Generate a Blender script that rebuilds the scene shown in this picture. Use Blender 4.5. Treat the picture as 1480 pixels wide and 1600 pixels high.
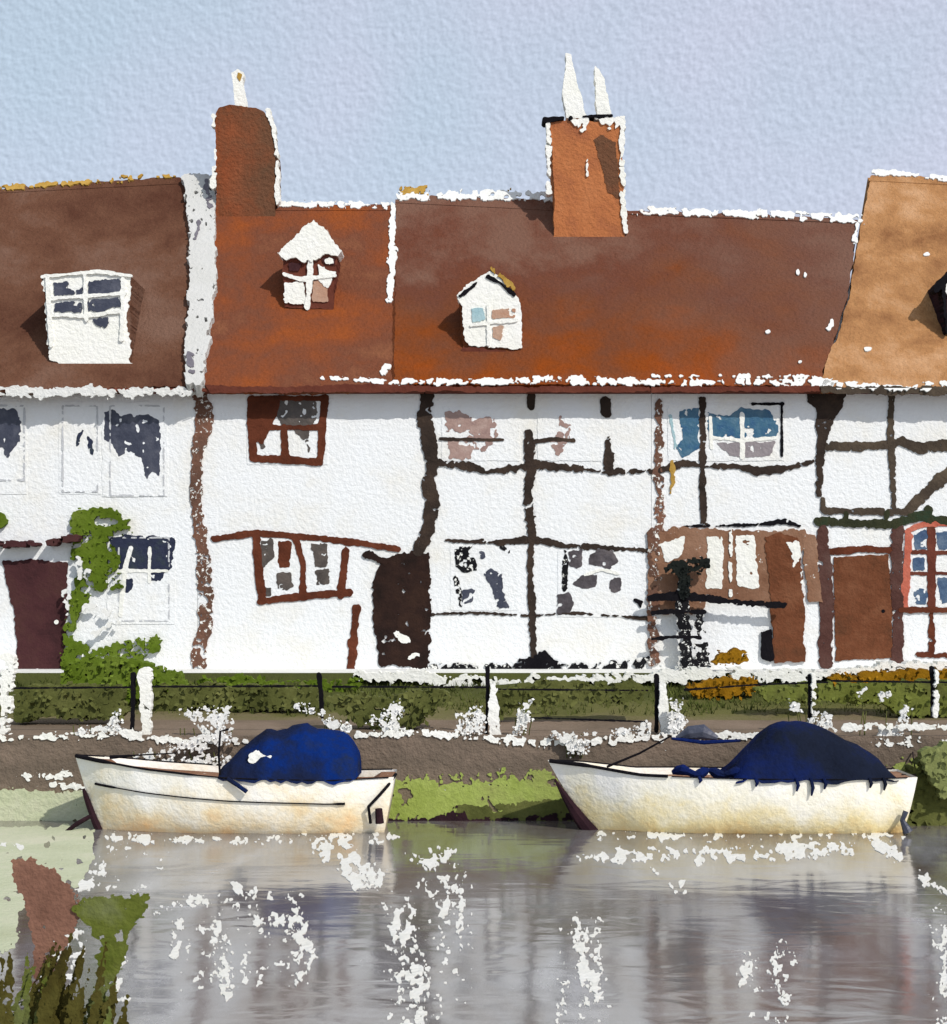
import bpy, bmesh, math, random
import numpy as np

for o in list(bpy.data.objects):
    bpy.data.objects.remove(o)
S = bpy.context.scene
COL = S.collection
R = math.radians

# ------------------------------------------------------------------ camera
FPX = 2520.0                       # focal length in units of a 1480 x 1600 frame
HOR, CX = 939.0, 740.0
CAM = np.array((0.0, -30.0, 3.2))
cd = bpy.data.cameras.new('camera')
cam = bpy.data.objects.new('camera', cd)
COL.objects.link(cam)
cam.location = CAM
cam.rotation_euler = (R(90), 0, 0)
cd.sensor_fit = 'VERTICAL'
cd.sensor_height = 36.0
cd.lens = FPX / 1600 * 36
cd.shift_y = (HOR - 800) / 1600
cd.clip_end = 6000
S.camera = cam

# ------------------------------------------------------------------ sky and sun
SUN = np.array((0.66, -0.80, 0.92)); SUN = SUN / np.linalg.norm(SUN)
w = bpy.data.worlds.new('World'); S.world = w
w.use_nodes = True
nt = w.node_tree; N = nt.nodes; L = nt.links
N.clear()
out = N.new('ShaderNodeOutputWorld')
sky = N.new('ShaderNodeTexSky'); sky.sky_type = 'NISHITA'; sky.sun_disc = False
sky.sun_elevation = math.asin(SUN[2]); sky.sun_rotation = math.atan2(SUN[0], SUN[1])
bg1 = N.new('ShaderNodeBackground'); bg1.inputs[1].default_value = 0.10
L.new(sky.outputs[0], bg1.inputs[0])
tc = N.new('ShaderNodeTexCoord')
def wnoise(scale, detail, off=None, rough=0.5):
    n = N.new('ShaderNodeTexNoise'); n.inputs['Scale'].default_value = scale
    n.inputs['Detail'].default_value = detail; n.inputs['Roughness'].default_value = rough
    if off:
        v = N.new('ShaderNodeVectorMath'); v.operation = 'ADD'; v.inputs[1].default_value = off
        L.new(tc.outputs['Generated'], v.inputs[0]); L.new(v.outputs[0], n.inputs['Vector'])
    else:
        L.new(tc.outputs['Generated'], n.inputs['Vector'])
    return n
def wmath(op, a, b):
    m = N.new('ShaderNodeMath'); m.operation = op
    for i, v in enumerate((a, b)):
        if isinstance(v, (int, float)): m.inputs[i].default_value = v
        else: L.new(v, m.inputs[i])
    return m.outputs[0]
big = wnoise(5.0, 3)
ramp = N.new('ShaderNodeValToRGB')
ramp.color_ramp.elements[0].position = 0.30; ramp.color_ramp.elements[0].color = (0.510, 0.610, 0.715, 1)
ramp.color_ramp.elements[1].position = 0.72; ramp.color_ramp.elements[1].color = (0.610, 0.628, 0.755, 1)
sep = N.new('ShaderNodeSeparateXYZ'); L.new(tc.outputs['Generated'], sep.inputs[0])
L.new(wmath('ADD', big.outputs[0], wmath('MULTIPLY', sep.outputs[0], 0.55)), ramp.inputs[0])
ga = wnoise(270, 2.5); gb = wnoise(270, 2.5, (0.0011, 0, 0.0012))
emb = wmath('ADD', wmath('MULTIPLY', wmath('SUBTRACT', gb.outputs[0], ga.outputs[0]), 0.55), 1.0)  # embossed grain: the look of lit relief painted into the sky colour
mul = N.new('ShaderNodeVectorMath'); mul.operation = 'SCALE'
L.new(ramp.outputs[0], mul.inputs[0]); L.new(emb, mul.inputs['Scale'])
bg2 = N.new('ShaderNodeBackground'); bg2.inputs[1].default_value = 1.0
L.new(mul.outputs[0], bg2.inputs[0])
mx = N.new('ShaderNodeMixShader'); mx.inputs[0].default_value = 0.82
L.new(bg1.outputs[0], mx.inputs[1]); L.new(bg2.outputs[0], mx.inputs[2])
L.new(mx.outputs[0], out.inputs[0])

sl = bpy.data.lights.new('sun', 'SUN'); sl.energy = 3.3; sl.angle = R(0.6); sl.color = (1.0, 0.955, 0.89)
so = bpy.data.objects.new('sun', sl); COL.objects.link(so)
so.location = SUN * 60
import mathutils
so.rotation_euler = mathutils.Vector(-SUN).to_track_quat('-Z', 'Y').to_euler()

S.view_settings.view_transform = 'Standard'
S.view_settings.look = 'None'
S.view_settings.exposure = 0.16
S.view_settings.gamma = 1.0
S.view_settings.use_curve_mapping = False

# ------------------------------------------------------------------ materials
def lin(c):
    r = []
    for v in c:
        v /= 255.0
        r.append(v / 12.92 if v <= 0.04045 else ((v + 0.055) / 1.055) ** 2.4)
    return r
MATS = {}
def wash(name, cols, scale=1.2, gran=0.22, bump=0.55, rough=0.92, grad=None, wobble=0.9, flake=0.0,
         flake_col=(226, 226, 220), gain=1.0, spec=0.08, bscale=13.0, grad2=None):
    """colour washes pooled over a grainy, roughcast surface. grad = (axis, lo, hi, weight)"""
    if name in MATS: return MATS[name]
    if np.mean(cols) < 205: gain *= 0.84
    m = bpy.data.materials.new(name); m.use_nodes = True
    n = m.node_tree.nodes; l = m.node_tree.links
    b = n['Principled BSDF']; b.inputs['Roughness'].default_value = rough
    b.inputs['Specular IOR Level'].default_value = spec
    g = n.new('ShaderNodeNewGeometry')
    def noise(s, d, r=0.55, dist=0.0):
        t = n.new('ShaderNodeTexNoise'); t.inputs['Scale'].default_value = s; t.inputs['Detail'].default_value = d
        t.inputs['Roughness'].default_value = r; t.inputs['Distortion'].default_value = dist
        l.new(g.outputs['Position'], t.inputs['Vector']); return t.outputs[0]
    def mth(op, a, c=0.0, e=None):
        k = n.new('ShaderNodeMath'); k.operation = op
        for i, v in enumerate((a, c, e)):
            if v is None: continue
            if isinstance(v, (int, float)): k.inputs[i].default_value = v
            else: l.new(v, k.inputs[i])
        return k.outputs[0]
    big = noise(scale, 6, 0.66, 0.15)
    fac = mth('ADD', mth('MULTIPLY', mth('SUBTRACT', big, 0.5), 2.1 * wobble), 0.5)
    if grad:
        ax, lo, hi, wt = grad
        sp = n.new('ShaderNodeSeparateXYZ'); l.new(g.outputs['Position'], sp.inputs[0])
        mr = n.new('ShaderNodeMapRange'); mr.inputs[1].default_value = lo; mr.inputs[2].default_value = hi
        l.new(sp.outputs['XYZ'.index(ax)], mr.inputs[0])
        fac = mth('ADD', mth('MULTIPLY', fac, 1 - wt), mth('MULTIPLY', mr.outputs[0], wt))
    rp = n.new('ShaderNodeValToRGB'); l.new(fac, rp.inputs[0])
    e = rp.color_ramp.elements
    while len(e) < len(cols): e.new(0.5)
    for i, c in enumerate(cols):
        e[i].position = 0.12 + 0.76 * i / max(1, len(cols) - 1)
        e[i].color = [min(1, v * gain) for v in lin(c)] + [1]
    src = rp.outputs[0]
    if grad2:                                  # a second pigment bleeding in along an axis
        ax, lo, hi, c2, wt = grad2
        sp2 = n.new('ShaderNodeSeparateXYZ'); l.new(g.outputs['Position'], sp2.inputs[0])
        m2 = n.new('ShaderNodeMapRange'); m2.inputs[1].default_value = lo; m2.inputs[2].default_value = hi
        l.new(sp2.outputs['XYZ'.index(ax)], m2.inputs[0])
        k2 = mth('ADD', m2.outputs[0], mth('MULTIPLY', mth('SUBTRACT', noise(scale * 1.7, 4, 0.6, 0.8), 0.5), 1.6))
        k2 = mth('MULTIPLY', mth('MINIMUM', mth('MAXIMUM', k2, 0.0), 1.0), wt)
        mm = n.new('ShaderNodeMix'); mm.data_type = 'RGBA'
        l.new(k2, mm.inputs['Factor']); l.new(src, mm.inputs[6]); mm.inputs[7].default_value = [v * gain for v in lin(c2)] + [1]
        src = mm.outputs[2]
    gr = noise(30, 4, 0.75)
    gv = mth('ADD', mth('MULTIPLY', mth('SUBTRACT', gr, 0.5), 2.0 * gran), 1.0)
    mu = n.new('ShaderNodeVectorMath'); mu.operation = 'SCALE'
    l.new(src, mu.inputs[0]); l.new(gv, mu.inputs['Scale'])
    colr = mu.outputs[0]
    if flake > 0:
        fn = noise(bscale * 0.8, 5, 0.7)
        fr = n.new('ShaderNodeMapRange'); l.new(fn, fr.inputs[0])
        th = 0.72 - flake * 0.5
        fr.inputs[1].default_value = th; fr.inputs[2].default_value = th + 0.02
        mxx = n.new('ShaderNodeMix'); mxx.data_type = 'RGBA'
        l.new(fr.outputs[0], mxx.inputs['Factor']); l.new(colr, mxx.inputs[6])
        mxx.inputs[7].default_value = lin(flake_col) + [1]
        colr = mxx.outputs[2]
    l.new(colr, b.inputs['Base Color'])
    hb = mth('ADD', noise(bscale, 3, 0.5), mth('MULTIPLY', noise(bscale * 2.7, 2), 0.35))
    bp = n.new('ShaderNodeBump'); bp.inputs['Strength'].default_value = bump; bp.inputs['Distance'].default_value = 0.05
    l.new(hb, bp.inputs['Height']); l.new(bp.outputs[0], b.inputs['Normal'])
    MATS[name] = m
    return m

M = {}
M['white'] = wash('white_limewash', [(222, 220, 212), (226, 228, 228), (228, 231, 233)], 0.7, 0.03, 0.42)
M['trim'] = wash('white_paint', [(226, 226, 216), (230, 230, 226)], 1.5, 0.04, 0.42)
M['frame_line'] = wash('pale_grey_paint', [(190, 192, 196), (208, 210, 212)], 2, 0.08, 0.4)
M['roof1'] = wash('dark_brown_tile', [(84, 54, 42), (104, 72, 56), (118, 90, 76)], 0.45, 0.42, 0.75, wobble=1.2, spec=.02)
M['roof2'] = wash('orange_brown_tile', [(142, 76, 40), (128, 72, 46), (114, 70, 52), (130, 84, 60)], 0.6, 0.42, 0.75, wobble=1.1, spec=.02)
M['roof3'] = wash('red_brown_tile', [(146, 68, 16), (128, 66, 30), (112, 66, 44), (104, 64, 50), (118, 86, 72)], 0.45, 0.42, 0.75, grad=('Z', 7.1, 10.0, 0.52), wobble=1.3, spec=.02, grad2=('X', 2.5, 7.8, (112, 84, 72), .62))
M['roof5'] = wash('ochre_tile', [(136, 94, 62), (172, 126, 84), (196, 154, 116)], 0.7, 0.36, 0.75, wobble=1.1, spec=.02)
M['chim1'] = wash('rust_brick', [(104, 70, 50), (138, 76, 48), (150, 86, 56)], 1.2, 0.36, 0.65, spec=.02, grad2=('X', -5.3, -4.2, (92, 76, 60), .7))
M['chim2'] = wash('orange_brick', [(150, 92, 66), (182, 114, 72), (190, 124, 82)], 0.8, 0.28, 0.55, spec=.02)
M['oak'] = wash('dark_oak', [(44, 38, 34), (60, 50, 44), (78, 64, 54)], 1.4, 0.25, 0.4)
M['oak_worn'] = wash('worn_brown_oak', [(86, 66, 56), (112, 82, 68), (136, 96, 78)], 1.2, 0.25, 0.4, flake=0.28)
M['greyoak'] = wash('grey_oak', [(58, 50, 44), (78, 68, 58), (98, 86, 72)], 1.4, 0.25, 0.4)
M['greenoak'] = wash('green_stained_oak', [(44, 48, 34), (58, 60, 42), (40, 66, 50)], 1.4, 0.25, 0.4)
M['redframe'] = wash('red_brown_paint', [(78, 42, 30), (96, 52, 36), (112, 62, 44)], 2.0, 0.25, 0.35)
M['coral'] = wash('coral_paint', [(172, 84, 66), (196, 110, 90), (204, 130, 110)], 2.0, 0.15, 0.35)
M['plum'] = wash('plum_door_paint', [(54, 34, 36), (76, 46, 48), (84, 56, 52)], 1.0, 0.22, 0.35)
M['darkdoor'] = wash('black_brown_door_paint', [(28, 24, 22), (48, 34, 30), (62, 44, 36)], 1.3, 0.2, 0.35)
M['browndoor'] = wash('russet_door_paint', [(92, 60, 42), (112, 68, 46), (128, 84, 60)], 1.6, 0.3, 0.5)
M['bay'] = wash('faded_brown_paint', [(118, 82, 62), (140, 104, 82), (156, 122, 100)], 1.3, 0.2, 0.35, flake=0.12)
M['ink'] = wash('black_paint', [(16, 15, 20), (26, 24, 28)], 3, 0.2, 0.3)
M['inkdry'] = wash('flaking_black_paint', [(18, 18, 22), (34, 34, 36)], 3, 0.2, 0.3, flake=0.3)
def glassy(name, cols, rough=0.45):
    return wash(name, cols, 2.6, 0.16, 0.25, rough, spec=0.4)
M['slate'] = glassy('slate_blue_glass', [(44, 48, 66), (62, 66, 82), (92, 94, 106)])
M['navy'] = glassy('navy_glass', [(18, 26, 52), (34, 40, 66), (48, 60, 62)])
M['greyg'] = glassy('grey_glass', [(54, 48, 50), (78, 72, 76), (112, 104, 104)])
M['brown_g'] = glassy('brown_glass', [(60, 52, 48), (84, 76, 70), (104, 92, 84)])
M['pinkg'] = glassy('dusky_pink_glass', [(140, 112, 106), (166, 138, 128), (184, 160, 150)])
M['blueg'] = glassy('teal_blue_glass', [(18, 76, 124), (52, 100, 128), (96, 128, 146)])
M['blueg2'] = glassy('dusty_blue_glass', [(40, 66, 104), (68, 94, 124), (104, 122, 142)])
M['paleblue'] = glassy('pale_blue_glass', [(150, 186, 194), (178, 204, 208)])
M['tan_g'] = glassy('tan_glass', [(176, 126, 96), (190, 160, 138)])
M['umber'] = wash('umber_paint', [(92, 48, 38), (116, 66, 52)], 2, 0.2, 0.35)
M['leaf'] = wash('bright_leaf', [(70, 88, 20), (92, 112, 32), (112, 128, 52)], 1.3, 0.25, 0.3)
M['darkleaf'] = wash('dark_leaf', [(68, 72, 36), (90, 94, 50), (112, 114, 66)], 1.1, 0.25, 0.3)
M['blackleaf'] = wash('black_green_leaf', [(20, 24, 26), (34, 38, 34)], 1.3, 0.25, 0.35)
M['ochreleaf'] = wash('ochre_leaf', [(120, 84, 12), (160, 116, 24)], 2, 0.2, 0.35)
M['petal'] = wash('white_petal', [(214, 214, 208), (224, 224, 222)], 2, 0.03, 0.3)
M['lead'] = wash('grey_lead', [(96, 92, 100), (128, 124, 132)], 2, 0.2, 0.35)  # grey for shading put in as colour
M['ochre'] = wash('ochre_stain', [(150, 112, 40), (196, 160, 84)], 3, 0.2, 0.35)
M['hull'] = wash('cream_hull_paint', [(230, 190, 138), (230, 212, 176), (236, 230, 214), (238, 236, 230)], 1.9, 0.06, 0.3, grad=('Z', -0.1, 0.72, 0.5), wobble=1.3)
M['tarp'] = wash('blue_tarpaulin', [(28, 26, 34), (26, 32, 54), (24, 36, 70), (10, 40, 104), (30, 42, 72)], 1.4, 0.3, 0.5, 0.9, grad=('X', -3.7, -1.6, .42), wobble=1.2, spec=.03)
M['tarp2'] = wash('navy_tarpaulin', [(20, 23, 32), (26, 32, 48), (18, 34, 88)], 1.3, 0.3, 0.5, 0.9, grad=('X', 6.2, 3.6, 0.5), wobble=1.2, spec=.03)
M['maroon'] = wash('maroon_rubber', [(34, 22, 28), (54, 34, 40)], 3, 0.2, 0.3)  # rubber and stain colour, also painted shade at the bows and a dormer
M['rope'] = wash('dark_rope', [(40, 34, 36), (70, 58, 56)], 5, 0.2, 0.3)
M['sage'] = wash('sage_duckweed', [(178, 182, 150), (190, 194, 164), (204, 202, 178)], 0.8, 0.08, 0.4)
M['foam'] = wash('white_foam', [(206, 204, 194), (214, 213, 208)], 2, 0.05, 0.5)  # white sparkle of the water, put in as colour

M['dullwhite'] = wash('weathered_white', [(206, 206, 200), (213, 213, 209), (215, 216, 214)], 1.5, .05, .5)
M['sagewall'] = wash('sage_algae', [(176, 182, 146), (190, 196, 162), (206, 206, 180)], 1.0, .1, .45)
M['dockleaf'] = wash('withered_brown_leaf', [(112, 80, 66), (132, 96, 80), (146, 108, 88)], 2.2, .2, .4)  # this brown and the two olives below colour the built reflections
M['oliveblade'] = wash('olive_blade', [(70, 84, 22), (96, 104, 44), (110, 116, 74)], 2.0, .25, .4)
M['oliveblade2'] = wash('dark_olive_blade', [(46, 40, 18), (70, 64, 26), (88, 84, 40)], 2.0, .25, .4)
M['parapet_white'] = wash('parapet_lime', [(198, 198, 193), (206, 206, 203)], 1.5, .06, .5)
M['leaf2'] = wash('yellow_green_moss', [(132, 148, 64), (156, 170, 90), (140, 142, 86)], 1.2, .25, .4)
M['greyg2'] = glassy('mauve_grey_glass', [(130, 122, 126), (156, 148, 150)])
M['plumoak'] = wash('plum_brown_oak', [(70, 44, 40), (88, 60, 54), (100, 76, 70)], 1.4, .22, .4)
M['darkleaf2'] = wash('olive_leaf', [(88, 94, 38), (112, 120, 56), (84, 86, 48)], 1.1, .25, .3)
M['mossleaf'] = wash('moss_leaf', [(104, 112, 62), (132, 138, 88)], 1.4, .2, .3)
M['bankgrass'] = wash('bank_grass_blade', [(62, 68, 32), (84, 92, 44), (110, 116, 60)], .7, .2, .2)
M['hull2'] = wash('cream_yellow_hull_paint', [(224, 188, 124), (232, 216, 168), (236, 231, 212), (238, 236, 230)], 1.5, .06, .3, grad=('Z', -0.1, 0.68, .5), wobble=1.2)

# ------------------------------------------------------------------ scene helpers
ROOT = {}                                  # object name -> world position of the thing's base
def tag(o, label=None, cat=None, group=None, kind=None):
    if label: o['label'] = label
    if cat: o['category'] = cat
    if group: o['group'] = group
    if kind: o['kind'] = kind
    return o
def thing(name, loc, label, cat, group=None):
    o = bpy.data.objects.new(name, None); COL.objects.link(o)
    o.location = loc; o.empty_display_size = 0.3
    ROOT[o.name] = np.array(loc, float)
    return tag(o, label, cat, group)
def mesh(name, geo, mat, parent=None, base=None, smooth=False):
    v, f = geo
    v = np.asarray(v, float)
    if parent is not None: base = ROOT[parent.name]
    elif base is None: base = np.array((v[:, 0].mean(), v[:, 1].mean(), v[:, 2].min()))
    me = bpy.data.meshes.new(name)
    me.from_pydata([tuple(p) for p in (v - base)], [], f)
    me.update()
    bm = bmesh.new(); bm.from_mesh(me)
    bmesh.ops.recalc_face_normals(bm, faces=bm.faces)
    bm.to_mesh(me); bm.free()
    me.materials.append(mat)
    if smooth:
        for p in me.polygons: p.use_smooth = True
    o = bpy.data.objects.new(name, me); COL.objects.link(o)
    if parent is None: o.location = base
    else: o.parent = parent
    ROOT[o.name] = np.array(base, float)
    return o
def join(*gs):
    V = []; F = []
    for v, f in gs:
        k = len(V); V += [tuple(p) for p in v]; F += [tuple(i + k for i in q) for q in f]
    return V, F
def box(x0, x1, y0, y1, z0, z1):
    v = [(x, y, z) for x in (x0, x1) for y in (y0, y1) for z in (z0, z1)]
    return v, [(0, 1, 3, 2), (4, 6, 7, 5), (0, 4, 5, 1), (2, 3, 7, 6), (0, 2, 6, 4), (1, 5, 7, 3)]
def tube(pts, r, n=7):
    pts = np.asarray(pts, float); V = []; F = []
    rr = r if hasattr(r, '__len__') else [r] * len(pts)
    for i, p in enumerate(pts):
        t = pts[min(i + 1, len(pts) - 1)] - pts[max(i - 1, 0)]; t = t / (np.linalg.norm(t) + 1e-9)
        a = np.cross(t, (0, 1, 0.13)); a /= np.linalg.norm(a); b = np.cross(t, a)
        for k in range(n):
            q = 2 * math.pi * k / n
            V.append(p + rr[i] * (math.cos(q) * a + math.sin(q) * b))
    for i in range(len(pts) - 1):
        for k in range(n):
            F.append((i * n + k, i * n + (k + 1) % n, (i + 1) * n + (k + 1) % n, (i + 1) * n + k))
    F.append(tuple(range(n))); F.append(tuple(range((len(pts) - 1) * n, len(pts) * n)))
    return V, F

class Plane:
    def __init__(s, p, n):
        s.p = np.array(p, float); s.n = np.array(n, float) / np.linalg.norm(n)
    def at(s, u, v, off=0.0):
        u = np.asarray(u, float); v = np.asarray(v, float)
        d = np.stack([(u - CX) / FPX, np.ones_like(u), (HOR - v) / FPX], -1)
        p0 = s.p + s.n * off
        t = ((p0 - CAM) @ s.n) / (d @ s.n)
        return CAM + d * t[..., None]
def facing(y): return Plane((0, y, 0), (0, -1, 0))
FACADE = facing(0.0)
PITCH = R(50); EAVE_Y, EAVE_Z = -0.35, 7.13
ROOFP = Plane((0, EAVE_Y, EAVE_Z), (0, -math.sin(PITCH), math.cos(PITCH)))
WATERP = Plane((0, 0, 0), (0, 0, 1))
QUAY_Y, QUAY_Z = -6.5, 1.23
QUAYP = facing(QUAY_Y)
GROUND_Z = 1.94

def vnoise(X, Y, s, seed):
    rng = np.random.RandomState(seed); lat = rng.rand(128, 128)
    gx = X / s + 500; gy = Y / s + 500
    ix = np.floor(gx).astype(int); iy = np.floor(gy).astype(int)
    fx = gx - ix; fy = gy - iy
    fx = fx * fx * (3 - 2 * fx); fy = fy * fy * (3 - 2 * fy)
    a = lat[ix & 127, iy & 127]; b = lat[(ix + 1) & 127, iy & 127]
    c = lat[ix & 127, (iy + 1) & 127]; d = lat[(ix + 1) & 127, (iy + 1) & 127]
    return (a * (1 - fx) + b * fx) * (1 - fy) + (c * (1 - fx) + d * fx) * fy
def sd_poly(X, Y, pts):
    d = np.full(X.shape, 1e9); ins = np.zeros(X.shape, bool)
    n = len(pts)
    for i in range(n):
        x0, y0 = pts[i]; x1, y1 = pts[(i + 1) % n]
        dx, dy = x1 - x0, y1 - y0
        t = np.clip(((X - x0) * dx + (Y - y0) * dy) / (dx * dx + dy * dy + 1e-9), 0, 1)
        d = np.minimum(d, np.hypot(X - x0 - t * dx, Y - y0 - t * dy))
        c = ((y0 > Y) != (y1 > Y)) & (X < dx * (Y - y0) / (dy if abs(dy) > 1e-9 else 1e-9) + x0)
        ins ^= c
    return np.where(ins, -d, d)
def sd_stroke(X, Y, pts):
    d = np.full(X.shape, 1e9)
    for (x0, y0, w0), (x1, y1, w1) in zip(pts[:-1], pts[1:]):
        dx, dy = x1 - x0, y1 - y0
        t = np.clip(((X - x0) * dx + (Y - y0) * dy) / (dx * dx + dy * dy + 1e-9), 0, 1)
        d = np.minimum(d, np.hypot(X - x0 - t * dx, Y - y0 - t * dy) - 0.5 * (w0 + (w1 - w0) * t))
    return d
def P(*pts): return ('p', [tuple(p) for p in pts])
def Q(x0, y0, x1, y1): return ('p', [(x0, y0), (x1, y0), (x1, y1), (x0, y1)])
def K(w, *pts):
    return ('s', [(p[0], p[1], p[2] if len(p) > 2 else w) for p in pts])
def H(*pts): return ('h', [tuple(p) for p in pts])
def HK(w, *pts): return ('hs', [(p[0], p[1], p[2] if len(p) > 2 else w) for p in pts])
def E(cx, cy, rx, ry, n=14):
    return ('p', [(cx + rx * math.cos(6.2832 * i / n), cy + ry * math.sin(6.2832 * i / n)) for i in range(n)])
SEED = [0]
def field(shapes, X, Y, amp, dry, seed, grain=7.0):
    d = np.full(X.shape, 1e9)
    for k, p in shapes:
        if k == 'p': d = np.minimum(d, sd_poly(X, Y, p))
        elif k == 's': d = np.minimum(d, sd_stroke(X, Y, p))
    for k, p in shapes:
        if k == 'h': d = np.maximum(d, -sd_poly(X, Y, p))
        elif k == 'hs': d = np.maximum(d, -sd_stroke(X, Y, p))
    d = d + amp * (1.2 * (vnoise(X, Y, 17, seed) - .5) + 1.1 * (vnoise(X, Y, 6.5, seed + 1) - .5) + 1.0 * (vnoise(X, Y, 2.8, seed + 2) - .5))
    if dry is not None and (callable(dry) or dry > 0):
        n = 0.36 * vnoise(X, Y, grain * 2.2, seed + 3) + 0.40 * vnoise(X, Y, grain, seed + 4) + 0.24 * vnoise(X, Y, grain * .4, seed + 5)
        srt = np.sort(n.ravel())
        cov = dry(X, Y) if callable(dry) else np.full(X.shape, float(dry))
        th = np.interp(1 - np.clip(cov, 0, 1), np.linspace(0, 1, len(srt)), srt)
        d = np.maximum(d, (n - th) * 26)
    return d
def brush(shapes, plane, thick, cell=2.0, amp=2.0, dry=None, grain=7.0, back=False, sink=0.0, depth=None):
    """a solid with the outline of a hand-drawn stroke: front on plane + thick, sides run back into the wall"""
    SEED[0] += 7; seed = SEED[0]
    xs = [p[0] for k, q in shapes if k in 'ps' for p in q]; ys = [p[1] for k, q in shapes if k in 'ps' for p in q]
    wmax = max([p[2] / 2 for k, q in shapes if k == 's' for p in q] + [0])
    m = wmax + amp * 2 + 4
    x0, x1, y0, y1 = min(xs) - m, max(xs) + m, min(ys) - m, max(ys) + m
    nx = int((x1 - x0) / cell) + 2; ny = int((y1 - y0) / cell) + 2
    X, Y = np.meshgrid(x0 + cell * np.arange(nx), y0 + cell * np.arange(ny), indexing='ij')
    f = -field(shapes, X, Y, amp, dry, seed, grain)
    f[0, :] = f[-1, :] = -1; f[:, 0] = f[:, -1] = -1
    pos = f > 0
    vid = {}; VP = []; faces = []
    def corner(i, j):
        k = (i, j)
        if k not in vid: vid[k] = len(VP); VP.append((X[i, j], Y[i, j]))
        return vid[k]
    def cross(i, j, a, b):
        k = (i, j, a, b) if (i, j) < (a, b) else (a, b, i, j)
        if k not in vid:
            t = f[i, j] / (f[i, j] - f[a, b]); t = min(.97, max(.03, t))
            vid[k] = len(VP); VP.append((X[i, j] + t * (X[a, b] - X[i, j]), Y[i, j] + t * (Y[a, b] - Y[i, j])))
        return vid[k]
    anyc = pos[:-1, :-1] | pos[1:, :-1] | pos[1:, 1:] | pos[:-1, 1:]
    for i, j in zip(*np.nonzero(anyc)):
        cs = ((i, j), (i + 1, j), (i + 1, j + 1), (i, j + 1))
        ps = [pos[c] for c in cs]
        if all(ps): faces.append([corner(*c) for c in cs]); continue
        if ps in ([True, False, True, False], [False, True, False, True]):
            for q in range(4):
                if ps[q]:
                    c = cs[q]; a = cs[q - 1]; b = cs[(q + 1) % 4]
                    faces.append([cross(*a, *c) if False else cross(*c, *a), corner(*c), cross(*c, *b)])
            continue
        poly = []
        for q in range(4):
            c, b = cs[q], cs[(q + 1) % 4]
            if ps[q]: poly.append(corner(*c))
            if ps[q] != ps[(q + 1) % 4]: poly.append(cross(*c, *b))
        if len(poly) > 2: faces.append(poly)
    if not VP: return [], []
    uv = np.array(VP)
    front = plane.at(uv[:, 0], uv[:, 1], thick)
    rear = front - plane.n * ((depth if depth else thick) + sink)
    cnt = {}
    for fc in faces:
        for a, b in zip(fc, fc[1:] + fc[:1]):
            cnt[(a, b)] = cnt.get((a, b), 0) + 1
    n = len(VP)
    F = [tuple(fc) for fc in faces]
    used = sorted({a for e in cnt if (e[1], e[0]) not in cnt for a in e}) if not back else list(range(n))
    rid = {a: n + k for k, a in enumerate(used)}
    for (a, b) in cnt:
        if (b, a) not in cnt: F.append((b, a, rid[a], rid[b]))
    if back: F += [tuple(rid[a] for a in reversed(fc)) for fc in faces]
    V = list(front) + [rear[a] for a in used]
    return V, F
TK = [0]
def clusters(shapes):
    pos = [q for q in shapes if q[0] in 'ps']; neg = [q for q in shapes if q[0] not in 'ps']
    bb = []
    for k, q in pos:
        m = max([p[2] / 2 for p in q]) if k == 's' else 0
        bb.append((min(p[0] for p in q) - m - 3, max(p[0] for p in q) + m + 3, min(p[1] for p in q) - m - 3, max(p[1] for p in q) + m + 3))
    grp = list(range(len(pos)))
    for a in range(len(pos)):
        for b in range(a):
            A, B = bb[a], bb[b]
            if A[0] < B[1] and B[0] < A[1] and A[2] < B[3] and B[2] < A[3]:
                ga, gb = grp[a], grp[b]; grp = [gb if g == ga else g for g in grp]
    return [[pos[i] for i in range(len(pos)) if grp[i] == g] + neg for g in sorted(set(grp))]
def pieces(geo):
    V, F = geo
    if not F: return []
    V = np.asarray(V); par = list(range(len(V)))
    def find(a):
        while par[a] != a:
            par[a] = par[par[a]]; a = par[a]
        return a
    for f in F:
        r = find(f[0])
        for a in f[1:]: par[find(a)] = r
    root = np.array([find(i) for i in range(len(V))])
    ids = np.unique(root)
    lo = [V[root == i].min(0) for i in ids]; hi = [V[root == i].max(0) for i in ids]
    grp = list(range(len(ids)))
    for a in range(len(ids)):
        for b in range(a):
            gap = np.linalg.norm(np.maximum(0, np.maximum(lo[a] - hi[b], lo[b] - hi[a])))
            if gap < max(.02, .46 * max((hi[a] - lo[a]).max(), (hi[b] - lo[b]).max())):
                ga, gb = grp[a], grp[b]; grp = [gb if g == ga else g for g in grp]
    if len(set(grp)) == 1: return [geo]
    big = max(max((h - l).max() for l, h, q in zip(lo, hi, grp) if q == g) for g in set(grp))
    res = []
    gi = {i: g for i, g in zip(ids, grp)}
    vg = np.array([gi[r] for r in root])
    for g in sorted(set(grp)):
        k = np.nonzero(vg == g)[0]
        if (V[k].max(0) - V[k].min(0)).max() < .10 * big: continue     # a crumb
        mp = {int(a): i for i, a in enumerate(k)}
        res.append((V[k], [tuple(mp[a] for a in f) for f in F if f[0] in mp]))
    return res
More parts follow.
